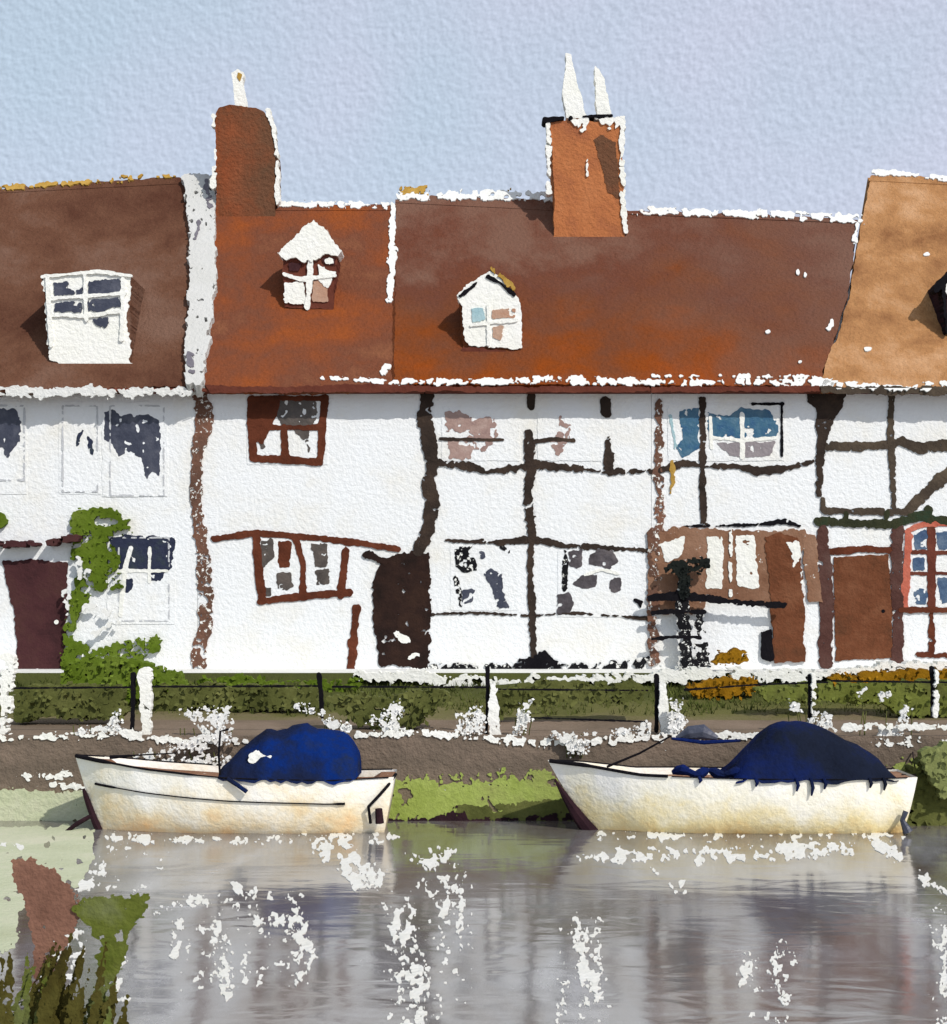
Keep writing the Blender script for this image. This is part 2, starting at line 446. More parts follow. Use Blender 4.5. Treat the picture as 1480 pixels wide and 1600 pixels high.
def lay(name, shapes, mat, parent, plane=None, thick=0.03, label=None, whole=False, **kw):
    """stroke-shaped parts on a plane, each a hair prouder than the last so no two faces coincide; strokes that do not touch become parts of their own"""
    first = None
    if name.startswith('timber'):                 # old timbers: worn arrises, a little flaked
        kw['amp'] = kw.get('amp', 2.0) + .7
        kw.setdefault('dry', .035); kw.setdefault('grain', 5)
        shapes = [(k, [(p[0], p[1], max(2, p[2] - 2.2)) for p in q]) if k == 's' else (k, q) for k, q in shapes]
    for cl in ([shapes] if whole or name in ('glass', 'blossom', 'lime_stain', 'gable') else clusters(shapes)):
        TK[0] = (TK[0] + 1) % 9
        pl = plane or FACADE
        th = thick * (.42 if pl is FACADE and thick < .2 else 1.0)
        for g in pieces(brush(cl, pl, th + TK[0] * 0.00061, **kw)):
            o = mesh(name, g, M[mat], parent)
            if label: o['label'] = label
            first = first or o
    return first
def leaves(shapes, plane, n, size, seed, depth=0.12, off=0.02, amp=5, dry=0.1):
    rng = random.Random(seed); V = []; F = []
    xs = [p[0] for k, q in shapes if k in 'ps' for p in q]; ys = [p[1] for k, q in shapes if k in 'ps' for p in q]
    u = np.array([rng.uniform(min(xs) - 6, max(xs) + 6) for _ in range(n * 3)])
    v = np.array([rng.uniform(min(ys) - 6, max(ys) + 6) for _ in range(n * 3)])
    d = field(shapes, u[:, None], v[:, None], amp, None, seed)[:, 0]
    c = 0
    for a, b, k in zip(u, v, d):
        if k > 0 or c >= n: continue
        c += 1
        p = plane.at(a, b, off + rng.random() * depth)
        s = size * rng.uniform(.6, 1.3)
        t = np.array([rng.gauss(0, 1) for _ in range(3)]) + np.array((0, 0, -.4)); t /= np.linalg.norm(t)
        nn = np.array([rng.gauss(0, .35), -1.2, rng.gauss(.5, .3)]); b2 = np.cross(t, nn); b2 /= (np.linalg.norm(b2) + 1e-9)
        k0 = len(V)
        V += [p, p + t * s * .5 + b2 * s * .36, p + t * s, p + t * s * .5 - b2 * s * .36]
        F.append((k0, k0 + 1, k0 + 2, k0 + 3))
    return V, F

# ------------------------------------------------------------------ setting: water, ground, bank, path
def sheet(name, pts, mat, kind='structure'):
    return tag(mesh(name, (pts, [tuple(range(len(pts)))]), mat, base=np.zeros(3)), kind=kind)
def water_mat():
    m = bpy.data.materials.new('river_water'); m.use_nodes = True
    n = m.node_tree.nodes; l = m.node_tree.links; b = n['Principled BSDF']
    g = n.new('ShaderNodeNewGeometry')
    def noise(sc, s, d, r=.55, dist=0.):
        mp = n.new('ShaderNodeMapping'); mp.inputs['Scale'].default_value = sc; l.new(g.outputs['Position'], mp.inputs[0])
        t = n.new('ShaderNodeTexNoise'); t.inputs['Scale'].default_value = s; t.inputs['Detail'].default_value = d
        t.inputs['Roughness'].default_value = r; t.inputs['Distortion'].default_value = dist
        l.new(mp.outputs[0], t.inputs['Vector']); return t.outputs[0]
    rp = n.new('ShaderNodeValToRGB'); l.new(noise((1.0, .28, 1), .9, 5, .6, .8), rp.inputs[0])
    e = rp.color_ramp.elements
    cs = [(84, 72, 66), (98, 91, 88), (112, 110, 111), (134, 133, 136)]
    while len(e) < 4: e.new(.5)
    for i, c in enumerate(cs): e[i].position = .3 + .13 * i; e[i].color = lin(c) + [1]
    gn = noise((1, .35, 1), 30, 3, .7)
    ma = n.new('ShaderNodeMath'); ma.operation = 'MULTIPLY_ADD'; l.new(gn, ma.inputs[0]); ma.inputs[1].default_value = .9; ma.inputs[2].default_value = .55
    vs = n.new('ShaderNodeVectorMath'); vs.operation = 'SCALE'; l.new(rp.outputs[0], vs.inputs[0]); l.new(ma.outputs[0], vs.inputs['Scale'])
    l.new(vs.outputs[0], b.inputs['Base Color'])
    b.inputs['Roughness'].default_value = .11; b.inputs['IOR'].default_value = 3.3
    h1 = noise((.7, 1.3, 1), 1.5, 2, .45, .5); h2 = noise((1, 1, 1), 13, 3, .5)
    ad = n.new('ShaderNodeMath'); ad.operation = 'MULTIPLY_ADD'; l.new(h2, ad.inputs[0]); ad.inputs[1].default_value = .05; l.new(h1, ad.inputs[2])
    bp = n.new('ShaderNodeBump'); bp.inputs['Strength'].default_value = .17; bp.inputs['Distance'].default_value = .06
    l.new(ad.outputs[0], bp.inputs['Height']); l.new(bp.outputs[0], b.inputs['Normal'])
    return m
sheet('water', [(-300, -200, 0), (300, -200, 0), (300, QUAY_Y + .3, 0), (-300, QUAY_Y + .3, 0)], water_mat())
M['land'] = wash('earth', [(96, 84, 66), (92, 96, 56), (110, 100, 80)], .2, .2, .4)
sheet('ground', [(-2000, 0.3, GROUND_Z - .03), (2000, 0.3, GROUND_Z - .03), (2000, 3500, GROUND_Z - .03), (-2000, 3500, GROUND_Z - .03)], M['land'])
M['pave'] = wash('pale_paving', [(128, 116, 104), (160, 150, 138), (196, 190, 180)], 1.2, .2, .4)
M['bank'] = wash('grass_bank', [(128, 112, 94), (104, 102, 60), (80, 84, 42), (68, 72, 40)], .55, .25, .5, grad=('Y', -4.4, -1.5, .55), gain=.95)
M['path'] = wash('brown_earth_path', [(106, 94, 80), (128, 112, 96), (146, 128, 112)], .6, .2, .4, gain=.9)
XL, XR = -40, 40
sheet('pavement', [(XL, -1.3, GROUND_Z - .02), (XR, -1.3, GROUND_Z - .02), (XR, .3, GROUND_Z), (XL, .3, GROUND_Z)], M['dullwhite'])
def strip(name, prof, mat, nx=90, amp=.05, seed=3):
    rng = random.Random(seed); V = []; F = []
    for i in range(nx + 1):
        x = XL + (XR - XL) * i / nx
        for j, (y, z) in enumerate(prof):
            e = 0 if j in (0, len(prof) - 1) else rng.uniform(-amp, amp)
            V.append((x, y, z + e))
    k = len(prof)
    for i in range(nx):
        for j in range(k - 1):
            F.append((i * k + j, (i + 1) * k + j, (i + 1) * k + j + 1, i * k + j + 1))
    return tag(mesh(name, (V, F), mat, base=np.zeros(3), smooth=True), kind='structure')
BANK = [(-4.3, 1.30), (-3.6, 1.38), (-2.9, 1.48), (-2.2, 1.60), (-1.45, 1.72), (-1.3, GROUND_Z - .02)]
strip('bank', BANK, M['bank'])
strip('path', [(QUAY_Y + .2, QUAY_Z), (-5.6, 1.25), (-4.9, 1.27), (-4.3, 1.30)], M['path'], amp=.01)

# quay wall with its pale coping
M['quay'] = wash('brown_quay_masonry', [(128, 122, 84), (120, 108, 90), (124, 110, 96), (110, 98, 86), (132, 116, 102)], .8, .3, .6, grad=('Z', 0.05, 1.0, .55), flake=.03, spec=.03)
qw = thing('quay_wall', (0, QUAY_Y, 0), 'long brown stone quay wall with green moss along the waterline behind the boats', 'wall')
mesh('masonry', box(XL, XR, QUAY_Y, QUAY_Y + .35, -1.2, QUAY_Z), M['quay'], qw)
lay('coping', [K(9, (-300, 1156), (0, 1153), (120, 1150), (190, 1146), (250, 1156), (420, 1160), (560, 1148), (660, 1146), (760, 1154), (850, 1160, 14), (900, 1160), (1060, 1150),
               (1200, 1150), (1340, 1137), (1480, 1136), (1800, 1138))], 'trim', qw, QUAYP, .022, amp=5, dry=.30, grain=8)
lay('lime_stain', [K(10, (30, 1214), (110, 1212)), K(12, (820, 1245), (862, 1240)), K(10, (770, 1238), (800, 1240)), K(8, (1400, 1140), (1425, 1160)), K(9, (1375, 1160), (1425, 1164)),
                   K(7, (690, 1240), (760, 1233)), K(8, (80, 1225), (130, 1230)), K(6, (1440, 1155), (1480, 1160))], 'trim', qw, QUAYP, .012, amp=7, dry=.35)
lay('moss', [P((566, 1220), (640, 1218), (720, 1222), (800, 1212), (862, 1212), (900, 1246), (908, 1286), (590, 1286))], 'leaf2', qw, QUAYP, .018, amp=14, dry=.06, grain=12)
lay('moss', [P((1390, 1190), (1520, 1170), (1520, 1286), (1395, 1286))], 'leaf2', qw, QUAYP, .018, amp=8, dry=.10, grain=12)
lay('moss', [P((716, 1258), (800, 1256), (900, 1246), (906, 1286), (714, 1286))], 'darkleaf', qw, QUAYP, .022, amp=5, dry=.05, label='dark green damp patch near the bow')  # darker green patch low on the wall
lay('algae', [P((-300, 1236), (60, 1234), (150, 1240), (172, 1286), (-300, 1286))], 'sagewall', qw, QUAYP, .018, amp=6, dry=.03, grain=12)  # pale sage patch low on the wall
lay('tide_mark', [K(7, (590, 1284), (660, 1283), (700, 1277, 14), (716, 1272, 22), (730, 1284, 8), (800, 1283), (850, 1278, 10), (905, 1276, 12))], 'maroon', qw, QUAYP, .03, amp=5, dry=.12)

# ------------------------------------------------------------------ houses
GROUP_H = 'terraced cottages along the waterfront'
def px_x(u, y=0.0): return (u - CX) / FPX * (30 + y)
def roof_pt(u, v): return ROOFP.at(np.array([u]), np.array([v]))[0]
def shell(root, u0, u1, ridge, roof_poly, mat, roof_label=None, wall_mat='white'):
    """walls with gable ends, front roof slope by its outline, back slope, all one house"""
    a = roof_pt(*ridge[0]); b = roof_pt(*ridge[1])
    yr = min(a[1], b[1]); zr = min(a[2], b[2])
    x0, x1 = px_x(u0) + .003, px_x(u1) - .003
    z0, ze = 1.5, EAVE_Z + (0.0 - EAVE_Y) * math.tan(PITCH) - .24
    prof = [(0, z0), (0, ze), (yr, ze + yr * math.tan(PITCH)), (2 * yr, ze), (2 * yr, z0)]
    V = [(x0 if y == 0 else a[0] + .03, y, z) for y, z in prof] + [(x1 if y == 0 else b[0] - .03, y, z) for y, z in prof]
    F = [tuple(range(5)), tuple(range(9, 4, -1))] + [(i, i + 5, (i + 1) % 5 + 5, (i + 1) % 5) for i in range(5)]
    mesh('wall', (V, F), M[wall_mat], root)
    mesh('soffit', box(x0 + .01, x1 - .01, -.37, .01, 7.05, 7.11), M['umber'], root)
    front = brush([roof_poly], ROOFP, 0.0 if u0 != 1018 else -.006, cell=4.0, amp=2.6, depth=.14, back=True)
    ye = 2 * yr - EAVE_Y
    xa, xb = a[0], b[0]
    nb = np.array((0, math.sin(PITCH), math.cos(PITCH))) * .14
    q = [np.array(p) for p in ((xa, a[1], a[2]), (xb, b[1], b[2]), (xb, 2 * b[1] - EAVE_Y, EAVE_Z), (xa, 2 * a[1] - EAVE_Y, EAVE_Z))]
    V2 = [p - (0, 0, .02) for p in q] + [p - nb - (0, 0, .02) for p in q]
    F2 = [(0, 1, 2, 3), (7, 6, 5, 4), (0, 4, 5, 1), (1, 5, 6, 2), (2, 6, 7, 3), (3, 7, 4, 0)]
    return mesh('roof', join(front, (V2, F2)), M[mat], root)
def window(root, board, glass_shapes, gmat, bars=None, bmat='trim', label=None, plane=None, base=.015, amp=2.6, gdry=.04, name='window', extra=None):
    """white casement board > glass, glazing bars"""
    pl = plane or FACADE
    o = lay(name, board, 'white', root, pl, base, amp=1.2)
    if label: o['label'] = label
    lay('glass', glass_shapes, gmat, o, pl, base + .016, amp=amp, dry=gdry)
    for sh, mt in (extra or []): lay('glass', sh, mt, o, pl, base + .016, amp=amp, dry=gdry)
    if bars: lay('glazing_bar', bars, bmat, o, pl, base + .036, amp=1.2)
    return o
def fly(pts): return K(8, *pts)

# ---- house with the dark brown roof, at the left
h1 = thing('house', (px_x(150), 0, GROUND_Z), 'white house with dark brown roof, box dormer and green climber by its plum door', 'house', GROUP_H)
r1 = shell(h1, -330, 309, ((-330, 312), (296, 280)), P((-330, 316), (0, 294), (150, 284), (284, 276), (298, 300), (304, 420), (300, 560), (306, 604), (150, 606), (0, 609), (-330, 609)), 'roof1')
lay('ridge_mortar', [K(5, (-330, 316), (0, 293), (150, 283), (290, 273))], 'ochre', r1, ROOFP, .03, amp=4, dry=.35)
lay('eaves_fascia', [P((-330, 603), (0, 604), (60, 606), (150, 605), (290, 606), (302, 610), (300, 620), (240, 616), (180, 622), (120, 616), (60, 622), (0, 616), (-330, 620))], 'dullwhite', h1, facing(-.40), .02, amp=5, depth=.06, dry=.04)
lay('parapet', [P((284, 274), (320, 270), (334, 276), (338, 330), (336, 420), (332, 500), (322, 560), (314, 602), (292, 600), (286, 570), (294, 480), (297, 420), (296, 330)), ], 'parapet_white', h1, ROOFP, .14, amp=5, dry=.05, depth=.3, label='ragged white parapet between two roofs')
lay('lead_flashing', [K(8, (322, 282), (328, 320)), K(5, (312, 345), (306, 372)), K(9, (296, 555), (300, 580))], 'lead', h1, ROOFP, .155, amp=4, dry=.15)  # grey strokes: shading of the chimney side put in as colour
# box dormer in the brown roof
yb = roof_pt(135, 566)[1]; pd = facing(yb)
d1 = mesh('dormer', brush([P((66, 430), (110, 428), (152, 422), (203, 430), (205, 562), (80, 566))], pd, 0.0, amp=1.5, depth=1.5, back=True), M['roof1'], h1)
d1['label'] = 'box dormer with wide white window in dark brown roof'
lay('window', [P((68, 432), (110, 428), (152, 422), (203, 432), (203, 470), (198, 500), (206, 572), (150, 576), (110, 570), (78, 562), (72, 500))], 'trim', d1, pd, .02, amp=4)
lay('glass', [P((84, 442), (105, 440), (112, 452), (132, 448), (130, 462), (86, 462)), P((138, 438), (188, 436), (190, 458), (138, 464)), P((86, 472), (128, 468), (128, 490), (84, 488)),
              P((136, 468), (186, 464), (188, 476), (160, 488), (138, 486)), P((142, 498), (170, 494), (166, 515), (150, 508))], 'slate', d1, pd, .04, amp=3, dry=.05)
lay('glazing_bar', [K(6, (74, 434), (80, 540)), K(5, (132, 432), (135, 500)), K(6, (192, 436), (190, 530)), K(5, (80, 466), (130, 463), (195, 458)), K(5, (80, 492), (135, 494), (190, 486)), K(5, (66, 432), (152, 424), (205, 431))], 'trim', d1, pd, .06, amp=1.4)
# windows and door
def box_frame(x0, y0, x1, y1): return [K(2.2, (x0, y0), (x1, y0)), K(2.2, (x1, y0), (x1, y1)), K(2.2, (x1, y1), (x0, y1)), K(2.2, (x0, y1), (x0, y0))]
wn = window(h1, [Q(160, 628, 262, 776)], [P((164, 645), (176, 640), (190, 648), (230, 648), (247, 656), (252, 700), (249, 744), (238, 738), (228, 755), (222, 716), (205, 706), (186, 712), (174, 690), (163, 688))], 'slate', label='upper casement with slate blue glass')
lay('frame', box_frame(172, 634, 256, 774), 'frame_line', wn, FACADE, .04, amp=1)
wn = window(h1, [Q(92, 628, 158, 772)], [P((120, 680), (130, 672), (126, 690), (120, 696)), P((134, 676), (146, 690), (144, 710), (138, 700))], 'navy', label='upper casement with white curtain')
lay('frame', box_frame(98, 634, 152, 768), 'frame_line', wn, FACADE, .04, amp=1)
wn = window(h1, [Q(-60, 628, 42, 772)], [P((-50, 640), (24, 638), (34, 660), (30, 690), (12, 715), (4, 700), (-40, 705))], 'slate', label='upper casement cut by left edge')
lay('frame', box_frame(-54, 634, 38, 750), 'frame_line', wn, FACADE, .04, amp=1)
wn = window(h1, [Q(168, 838, 274, 975)], [P((170, 842), (200, 836), (274, 840), (268, 890), (256, 896), (250, 908), (236, 908), (228, 892), (190, 896), (178, 870)), P((196, 905), (210, 900), (206, 922), (194, 930)), P((232, 900), (252, 898), (246, 910))], 'navy',
            [K(7, (205, 856), (196, 885), (188, 960)), K(5, (234, 856), (233, 908)), K(5, (152, 896), (190, 892), (262, 892))], label='ground floor window with navy glass half covered by climber')
lay('frame', box_frame(186, 840, 264, 970), 'frame_line', wn, FACADE, .038, amp=1)
dr = lay('door', [P((2, 876), (40, 874), (106, 878), (104, 960), (98, 1078), (40, 1082), (26, 1040), (22, 960), (12, 920))], 'plum', h1, FACADE, .05, amp=3, label='plum brown front door')
lay('handle', [E(88, 972, 3.5, 3.5)], 'trim', dr, FACADE, .08, amp=.3, cell=1.5)
lay('door_canopy', [K(9, (-40, 842), (0, 850), (60, 850), (120, 840))], 'plum', h1, FACADE, .3, amp=3, dry=.2)
lay('doorstep', [P((0, 1050), (24, 1030), (26, 1084), (0, 1090)), K(12, (55, 1050), (60, 1075))], 'trim', h1, FACADE, .12, amp=6, dry=.2)

# ---- house with the orange roof and left chimney
h2 = thing('house', (px_x(490), 0, GROUND_Z), 'white house with orange roof, tall rounded rust chimney and red-brown windows', 'house', GROUP_H)
r2 = shell(h2, 309, 664, ((330, 322), (617, 322)), P((330, 325), (430, 320), (617, 320), (619, 420), (616, 604), (505, 607), (330, 607), (316, 600), (330, 480)), 'roof2')
lay('eaves_board', [P((322, 602), (420, 604), (560, 600), (664, 602), (664, 612), (480, 614), (330, 614))], 'umber', h2, facing(-.36), .03, amp=2)
lay('ridge_mortar', [K(8, (432, 318), (520, 318), (612, 322))], 'dullwhite', r2, ROOFP, .022, amp=4, dry=.2)
yc = roof_pt(385, 338)[1]; pc = facing(yc)
c1 = mesh('chimney', brush([P((338, 345), (337, 180), (342, 168), (358, 163), (378, 166), (400, 168), (414, 176), (424, 200), (430, 250), (430, 345))], pc, 0.0, amp=1.2, depth=1.0, back=True), M['chim1'], h2)
c1['label'] = 'tall rust brick chimney with rounded top'
lay('mortar', [K(6, (418, 172), (428, 200), (433, 250), (433, 318)), K(6, (334, 180), (334, 195)), K(4, (336, 235), (338, 262)), K(8, (334, 262), (332, 290))], 'trim', c1, pc, .02, amp=2.5, dry=.15, sink=.2)
lay('chimney_pot', [P((362, 114), (372, 108), (381, 114), (378, 128), (386, 166), (368, 168), (364, 130))], 'trim', c1, facing(yc + .4), 0, amp=1.2, depth=.25, back=True)
lay('pot_stain', [P((372, 112), (379, 116), (375, 128), (370, 120))], 'ochre', c1, facing(yc + .4), .012, amp=.6, cell=1.4)
yb = roof_pt(483, 484)[1]; pd = facing(yb)
d2 = mesh('dormer', brush([P((441, 400), (490, 352), (526, 400), (520, 484), (445, 480))], pd, 0.0, amp=1.5, depth=1.6, back=True), M['umber'], h2)
d2['label'] = 'small gabled dormer with white pediment in orange roof'
lay('gable', [P((490, 343), (508, 358), (532, 392), (528, 400), (508, 398), (496, 408), (470, 410), (462, 403), (446, 406), (432, 396), (450, 378))], 'trim', d2, pd, .07, amp=3, sink=.5)
lay('window_light', [P((444, 442), (474, 440), (478, 475), (446, 472)), P((498, 414), (524, 425), (512, 452), (498, 440)), P((505, 405), (522, 402), (522, 412), (510, 412))], 'trim', d2, pd, .03, amp=2.5)
lay('glass', [P((490, 440), (510, 436), (512, 470), (488, 472))], 'tan_g', d2, pd, .024, amp=2)
lay('glass', [P((504, 404), (526, 402), (524, 414), (508, 412)), P((450, 410), (472, 412), (468, 424), (452, 424))], 'plum', d2, pd, .026, amp=2)
lay('glazing_bar', [K(8, (486, 400), (484, 440), (480, 480)), K(6, (444, 428), (470, 436), (524, 430))], 'trim', d2, pd, .05, amp=1.6)
# corner post and windows
lay('timber_post', [K(24, (312, 616, 24), (318, 640, 30), (320, 660, 28), (310, 700, 22), (306, 760, 20), (308, 800, 20), (316, 860, 22), (322, 930, 24), (320, 980, 22), (312, 1020, 26), (314, 1068, 28))], 'oak_worn', h2, FACADE, .06, amp=3,
    dry=lambda X, Y: np.clip((Y - 680) / 900, 0, .26), label='crooked worn brown corner post')
wn = lay('window', [Q(386, 618, 512, 726)], 'white', h2, FACADE, .015, amp=1)
lay('glass', [P((420, 624), (450, 622), (495, 622), (494, 655), (484, 668), (482, 690), (470, 684), (458, 668), (440, 664)), P((478, 690), (486, 700), (482, 706)), P((404, 685), (412, 690), (418, 700), (406, 706))], 'brown_g', wn, FACADE, .03, amp=3, dry=.05)
lay('frame', [K(13, (394, 624), (392, 660), (396, 712)), K(12, (396, 716), (440, 718), (498, 722)), K(11, (508, 622), (504, 660), (500, 724)), K(12, (444, 668), (446, 714)), K(9, (416, 668), (500, 668)), P((390, 622), (438, 624), (432, 650), (420, 672), (410, 694), (398, 690)), K(7, (392, 622), (508, 622))], 'redframe', wn, FACADE, .05, amp=1.8)
wn = lay('window', [P((396, 836), (560, 848), (552, 932), (404, 942))], 'white', h2, FACADE, .015, amp=1)
lay('glass', [P((406, 845), (426, 842), (428, 870), (412, 888), (404, 880)), P((408, 912), (424, 918), (422, 930), (410, 930)), P((433, 896), (454, 894), (458, 914), (450, 922), (434, 918)), P((486, 850), (512, 850), (510, 886), (494, 884)), P((492, 892), (514, 888), (516, 912), (496, 914))], 'brown_g', wn, FACADE, .03, amp=2.5, dry=.04)
lay('glass', [P((434, 845), (456, 845), (452, 886), (436, 888))], 'redframe', wn, FACADE, .028, amp=2)
lay('frame', [K(10, (335, 842), (400, 833), (470, 838), (560, 848), (622, 858)), K(13, (400, 838), (404, 890), (409, 932)), K(11, (406, 940), (470, 932), (546, 926)), K(10, (462, 842), (474, 880), (473, 932)), K(12, (540, 862), (532, 930))], 'redframe', wn, FACADE, .05, amp=1.8)
lay('timber_post', [K(15, (557, 950), (552, 1000), (548, 1048))], 'redframe', h2, FACADE, .045, amp=2)
dr = lay('door', [P((592, 872), (630, 864), (672, 862), (674, 960), (670, 1046), (594, 1040), (584, 980), (582, 920))], 'darkdoor', h2, FACADE, .05, amp=4, dry=.03, label='black-brown door under the sloping beam')
lay('handle', [K(10, (622, 990), (634, 1000)), K(5, (642, 1028), (650, 1022))], 'trim', dr, FACADE, .07, amp=4, dry=.2)
lay('door_jamb', [K(10, (574, 866), (602, 878))], 'darkdoor', h2, FACADE, .064, amp=4)

# ---- timber-framed house with the big chimney
h3 = thing('house', (px_x(845), 0, GROUND_Z), 'timber-framed cottage with red-brown roof, white dormer and twin-potted orange chimney', 'house', GROUP_H)
r3 = shell(h3, 664, 1018, ((618, 310), (985, 328)), P((618, 311), (650, 304), (760, 308), (880, 313), (985, 329), (1016, 602), (850, 600), (612, 600)), 'roof3')
lay('ridge_mortar', [K(13, (624, 306, 7), (700, 306, 12), (780, 304), (866, 308)), K(8, (614, 322), (613, 400), (608, 470)), K(9, (604, 572), (598, 582))], 'dullwhite', r3, ROOFP, .022, amp=5, dry=.16)
lay('ridge_lichen', [K(9, (630, 298), (668, 296)), K(6, (788, 296), (800, 294))], 'ochre', r3, ROOFP, .03, amp=5, dry=.3)
lay('eaves_mortar', [K(9, (505, 591), (600, 595), (700, 597), (800, 595), (880, 590), (1012, 597)), K(12, (880, 594), (960, 596))], 'dullwhite', r3, ROOFP, .018, amp=4, dry=.3, grain=5)
lay('eaves_board', [P((650, 603), (760, 604), (1016, 604), (1016, 612), (760, 613), (650, 611))], 'umber', h3, facing(-.36), .03, amp=2)
yc = roof_pt(920, 370)[1]; pc = facing(yc)
c2 = mesh('chimney', brush([P((860, 190), (970, 190), (975, 280), (976, 374), (866, 374), (866, 300))], pc, 0.0, amp=1.4, depth=1.1, back=True), M['chim2'], h3)
c2['label'] = 'broad orange brick chimney with white ragged edges'
lay('brick_patch', [P((928, 218), (940, 210), (962, 222), (968, 310), (952, 300), (940, 262))], 'chim1', c2, pc, .006, amp=2.5)  # darker wedge on the right of the chimney face
lay('mortar', [K(7, (856, 190), (858, 240), (858, 300)), K(8, (974, 190), (972, 250), (974, 310), (977, 360)), K(3, (918, 250), (919, 275)), P((888, 186), (918, 184), (916, 204), (908, 206), (898, 196)), P((930, 184), (976, 182), (960, 204), (950, 204))], 'trim', c2, pc, .03, amp=3, dry=.18, sink=.2)
lay('cap', [K(6, (852, 187, 9), (880, 184, 5)), K(4, (912, 182), (956, 180)), E(892, 184, 4, 4)], 'ink', c2, pc, .05, amp=1.2, sink=.3)
lay('chimney_pot', [P((883, 82), (892, 84), (896, 105), (902, 130), (910, 155), (917, 184), (885, 184), (879, 140), (884, 110))], 'trim', c2, facing(yc + .3), 0, amp=1.4, depth=.28, back=True)
lay('chimney_pot', [P((929, 102), (936, 108), (945, 125), (950, 150), (957, 182), (934, 182), (931, 150), (930, 120))], 'trim', c2, facing(yc + .3), .004, amp=1.4, depth=.28, back=True)
yb = roof_pt(768, 545)[1]; pd = facing(yb)
d3 = mesh('dormer', brush([P((718, 466), (768, 420), (812, 468), (814, 546), (724, 544))], pd, 0.0, amp=1.2, depth=1.6, back=True), M['roof3'], h3)
d3['label'] = 'white gabled dormer in red-brown roof'
lay('gable', [P((712, 460), (730, 446), (766, 420), (790, 445), (812, 468), (814, 480), (816, 545), (770, 543), (732, 540), (724, 520), (722, 478))], 'trim', d3, pd, .06, amp=2.4, sink=.3)
lay('bargeboard', [K(5, (720, 462), (745, 442)), K(4, (762, 432), (782, 442), (803, 460, 6))], 'ink', d3, pd, .08, amp=2)
lay('verge_tile', [K(9, (770, 420), (786, 434), (804, 452))], 'ochre', d3, pd, .085, amp=3, dry=.25)
lay('glass', [P((737, 482), (754, 482), (760, 500), (740, 502))], 'paleblue', d3, pd, .075, amp=2)
lay('glass', [P((770, 484), (806, 482), (806, 496), (770, 496)), P((770, 512), (788, 508), (782, 530), (770, 528))], 'tan_g', d3, pd, .077, amp=2.5, dry=.05)
lay('glazing_bar', [K(5, (736, 508), (770, 504), (808, 500)), K(5, (763, 478), (764, 538))], 'trim', d3, pd, .09, amp=1.4)
lay('sill', [K(7, (724, 546), (780, 549), (816, 554))], 'umber', d3, pd, .05, amp=2, sink=.1)
# timbers
lay('timber_post', [K(24, (668, 606, 22), (664, 650, 26), (672, 700, 24), (674, 736, 22))], 'oak', h3, FACADE, .06, amp=2.6)
lay('timber_post', [K(24, (670, 752, 22), (676, 790, 26), (668, 830, 24), (656, 858, 24))], 'oak', h3, FACADE, .055, amp=2.6)
lay('timber_beam', [K(12, (682, 724, 14), (730, 728, 17), (760, 738, 8), (800, 732, 14), (838, 726, 20), (870, 728, 12), (900, 732, 12), (950, 738, 9), (1014, 736, 8))], 'oak', h3, FACADE, .05, amp=3.6, dry=.06)
lay('timber_post', [K(15, (826, 676, 14), (830, 730, 20), (824, 770, 15), (832, 830, 14), (828, 900, 13), (832, 960, 12), (834, 1036, 13))], 'oak', h3, FACADE, .05, amp=2.6, dry=.03)
lay('timber_stub', [K(16, (830, 618), (830, 634))], 'oak', h3, FACADE, .045, amp=1.5)
lay('timber_stub', [K(17, (946, 626), (948, 646))], 'oak', h3, FACADE, .045, amp=1.5)
lay('timber_post', [K(15, (950, 684, 8), (950, 700), (952, 736))], 'oak', h3, FACADE, .047, amp=3)
lay('timber_beam', [K(10, (696, 844, 6), (780, 848, 11), (830, 842, 14), (880, 852, 10), (950, 856, 8), (1014, 860, 10))], 'oak', h3, FACADE, .045, amp=2.4)
lay('timber_beam', [K(6, (672, 960), (740, 957), (830, 962), (900, 958), (1014, 966))], 'oak', h3, FACADE, .04, amp=1.8, dry=.05)
wn = window(h3, [Q(690, 638, 812, 720)], [P((696, 645), (720, 640), (738, 655), (772, 652), (778, 680), (760, 706), (738, 700), (735, 720), (704, 716), (700, 690))], 'pinkg', [K(5, (688, 686), (740, 687), (786, 687))], 'oak', label='upper window with dusky pink panes', gdry=.12, amp=4)
wn = window(h3, [Q(840, 640, 940, 720)], [P((872, 648), (894, 664), (890, 690), (872, 712), (858, 694), (868, 676))], 'pinkg', [K(6, (836, 690), (866, 686), (896, 688))], 'oak', label='upper window with a few pink panes', gdry=.12, amp=5)
wn = window(h3, [Q(704, 852, 812, 954)], [P((710, 854), (742, 852), (744, 890), (726, 896), (712, 886))], 'inkdry', label='ground floor window with broken dark panes', gdry=.3,
            extra=[([E(752, 867, 6, 6), P((722, 922), (744, 918), (740, 942), (720, 948)), P((756, 896), (768, 890), (784, 894), (788, 930), (794, 950), (778, 952), (768, 920))], 'slate'), ([K(8, (712, 905), (722, 945)), K(5, (785, 855), (795, 862))], 'inkdry')])
wn = window(h3, [Q(872, 860, 985, 964)], [P((888, 862), (910, 858), (910, 884), (900, 890), (888, 880)), P((922, 866), (940, 858), (956, 860), (966, 878), (950, 890), (918, 882)), P((892, 914), (910, 900), (936, 896), (932, 918), (906, 920)), E(962, 914, 11, 12), P((870, 930), (890, 924), (896, 944), (890, 960), (872, 960))], 'greyg', [K(4, (914, 898), (940, 890), (966, 896))], label='ground floor window with rounded grey panes',
            extra=[([K(7, (884, 862), (882, 920))], 'inkdry'), ([P((990, 936), (1006, 940), (1002, 952))], 'ink')])
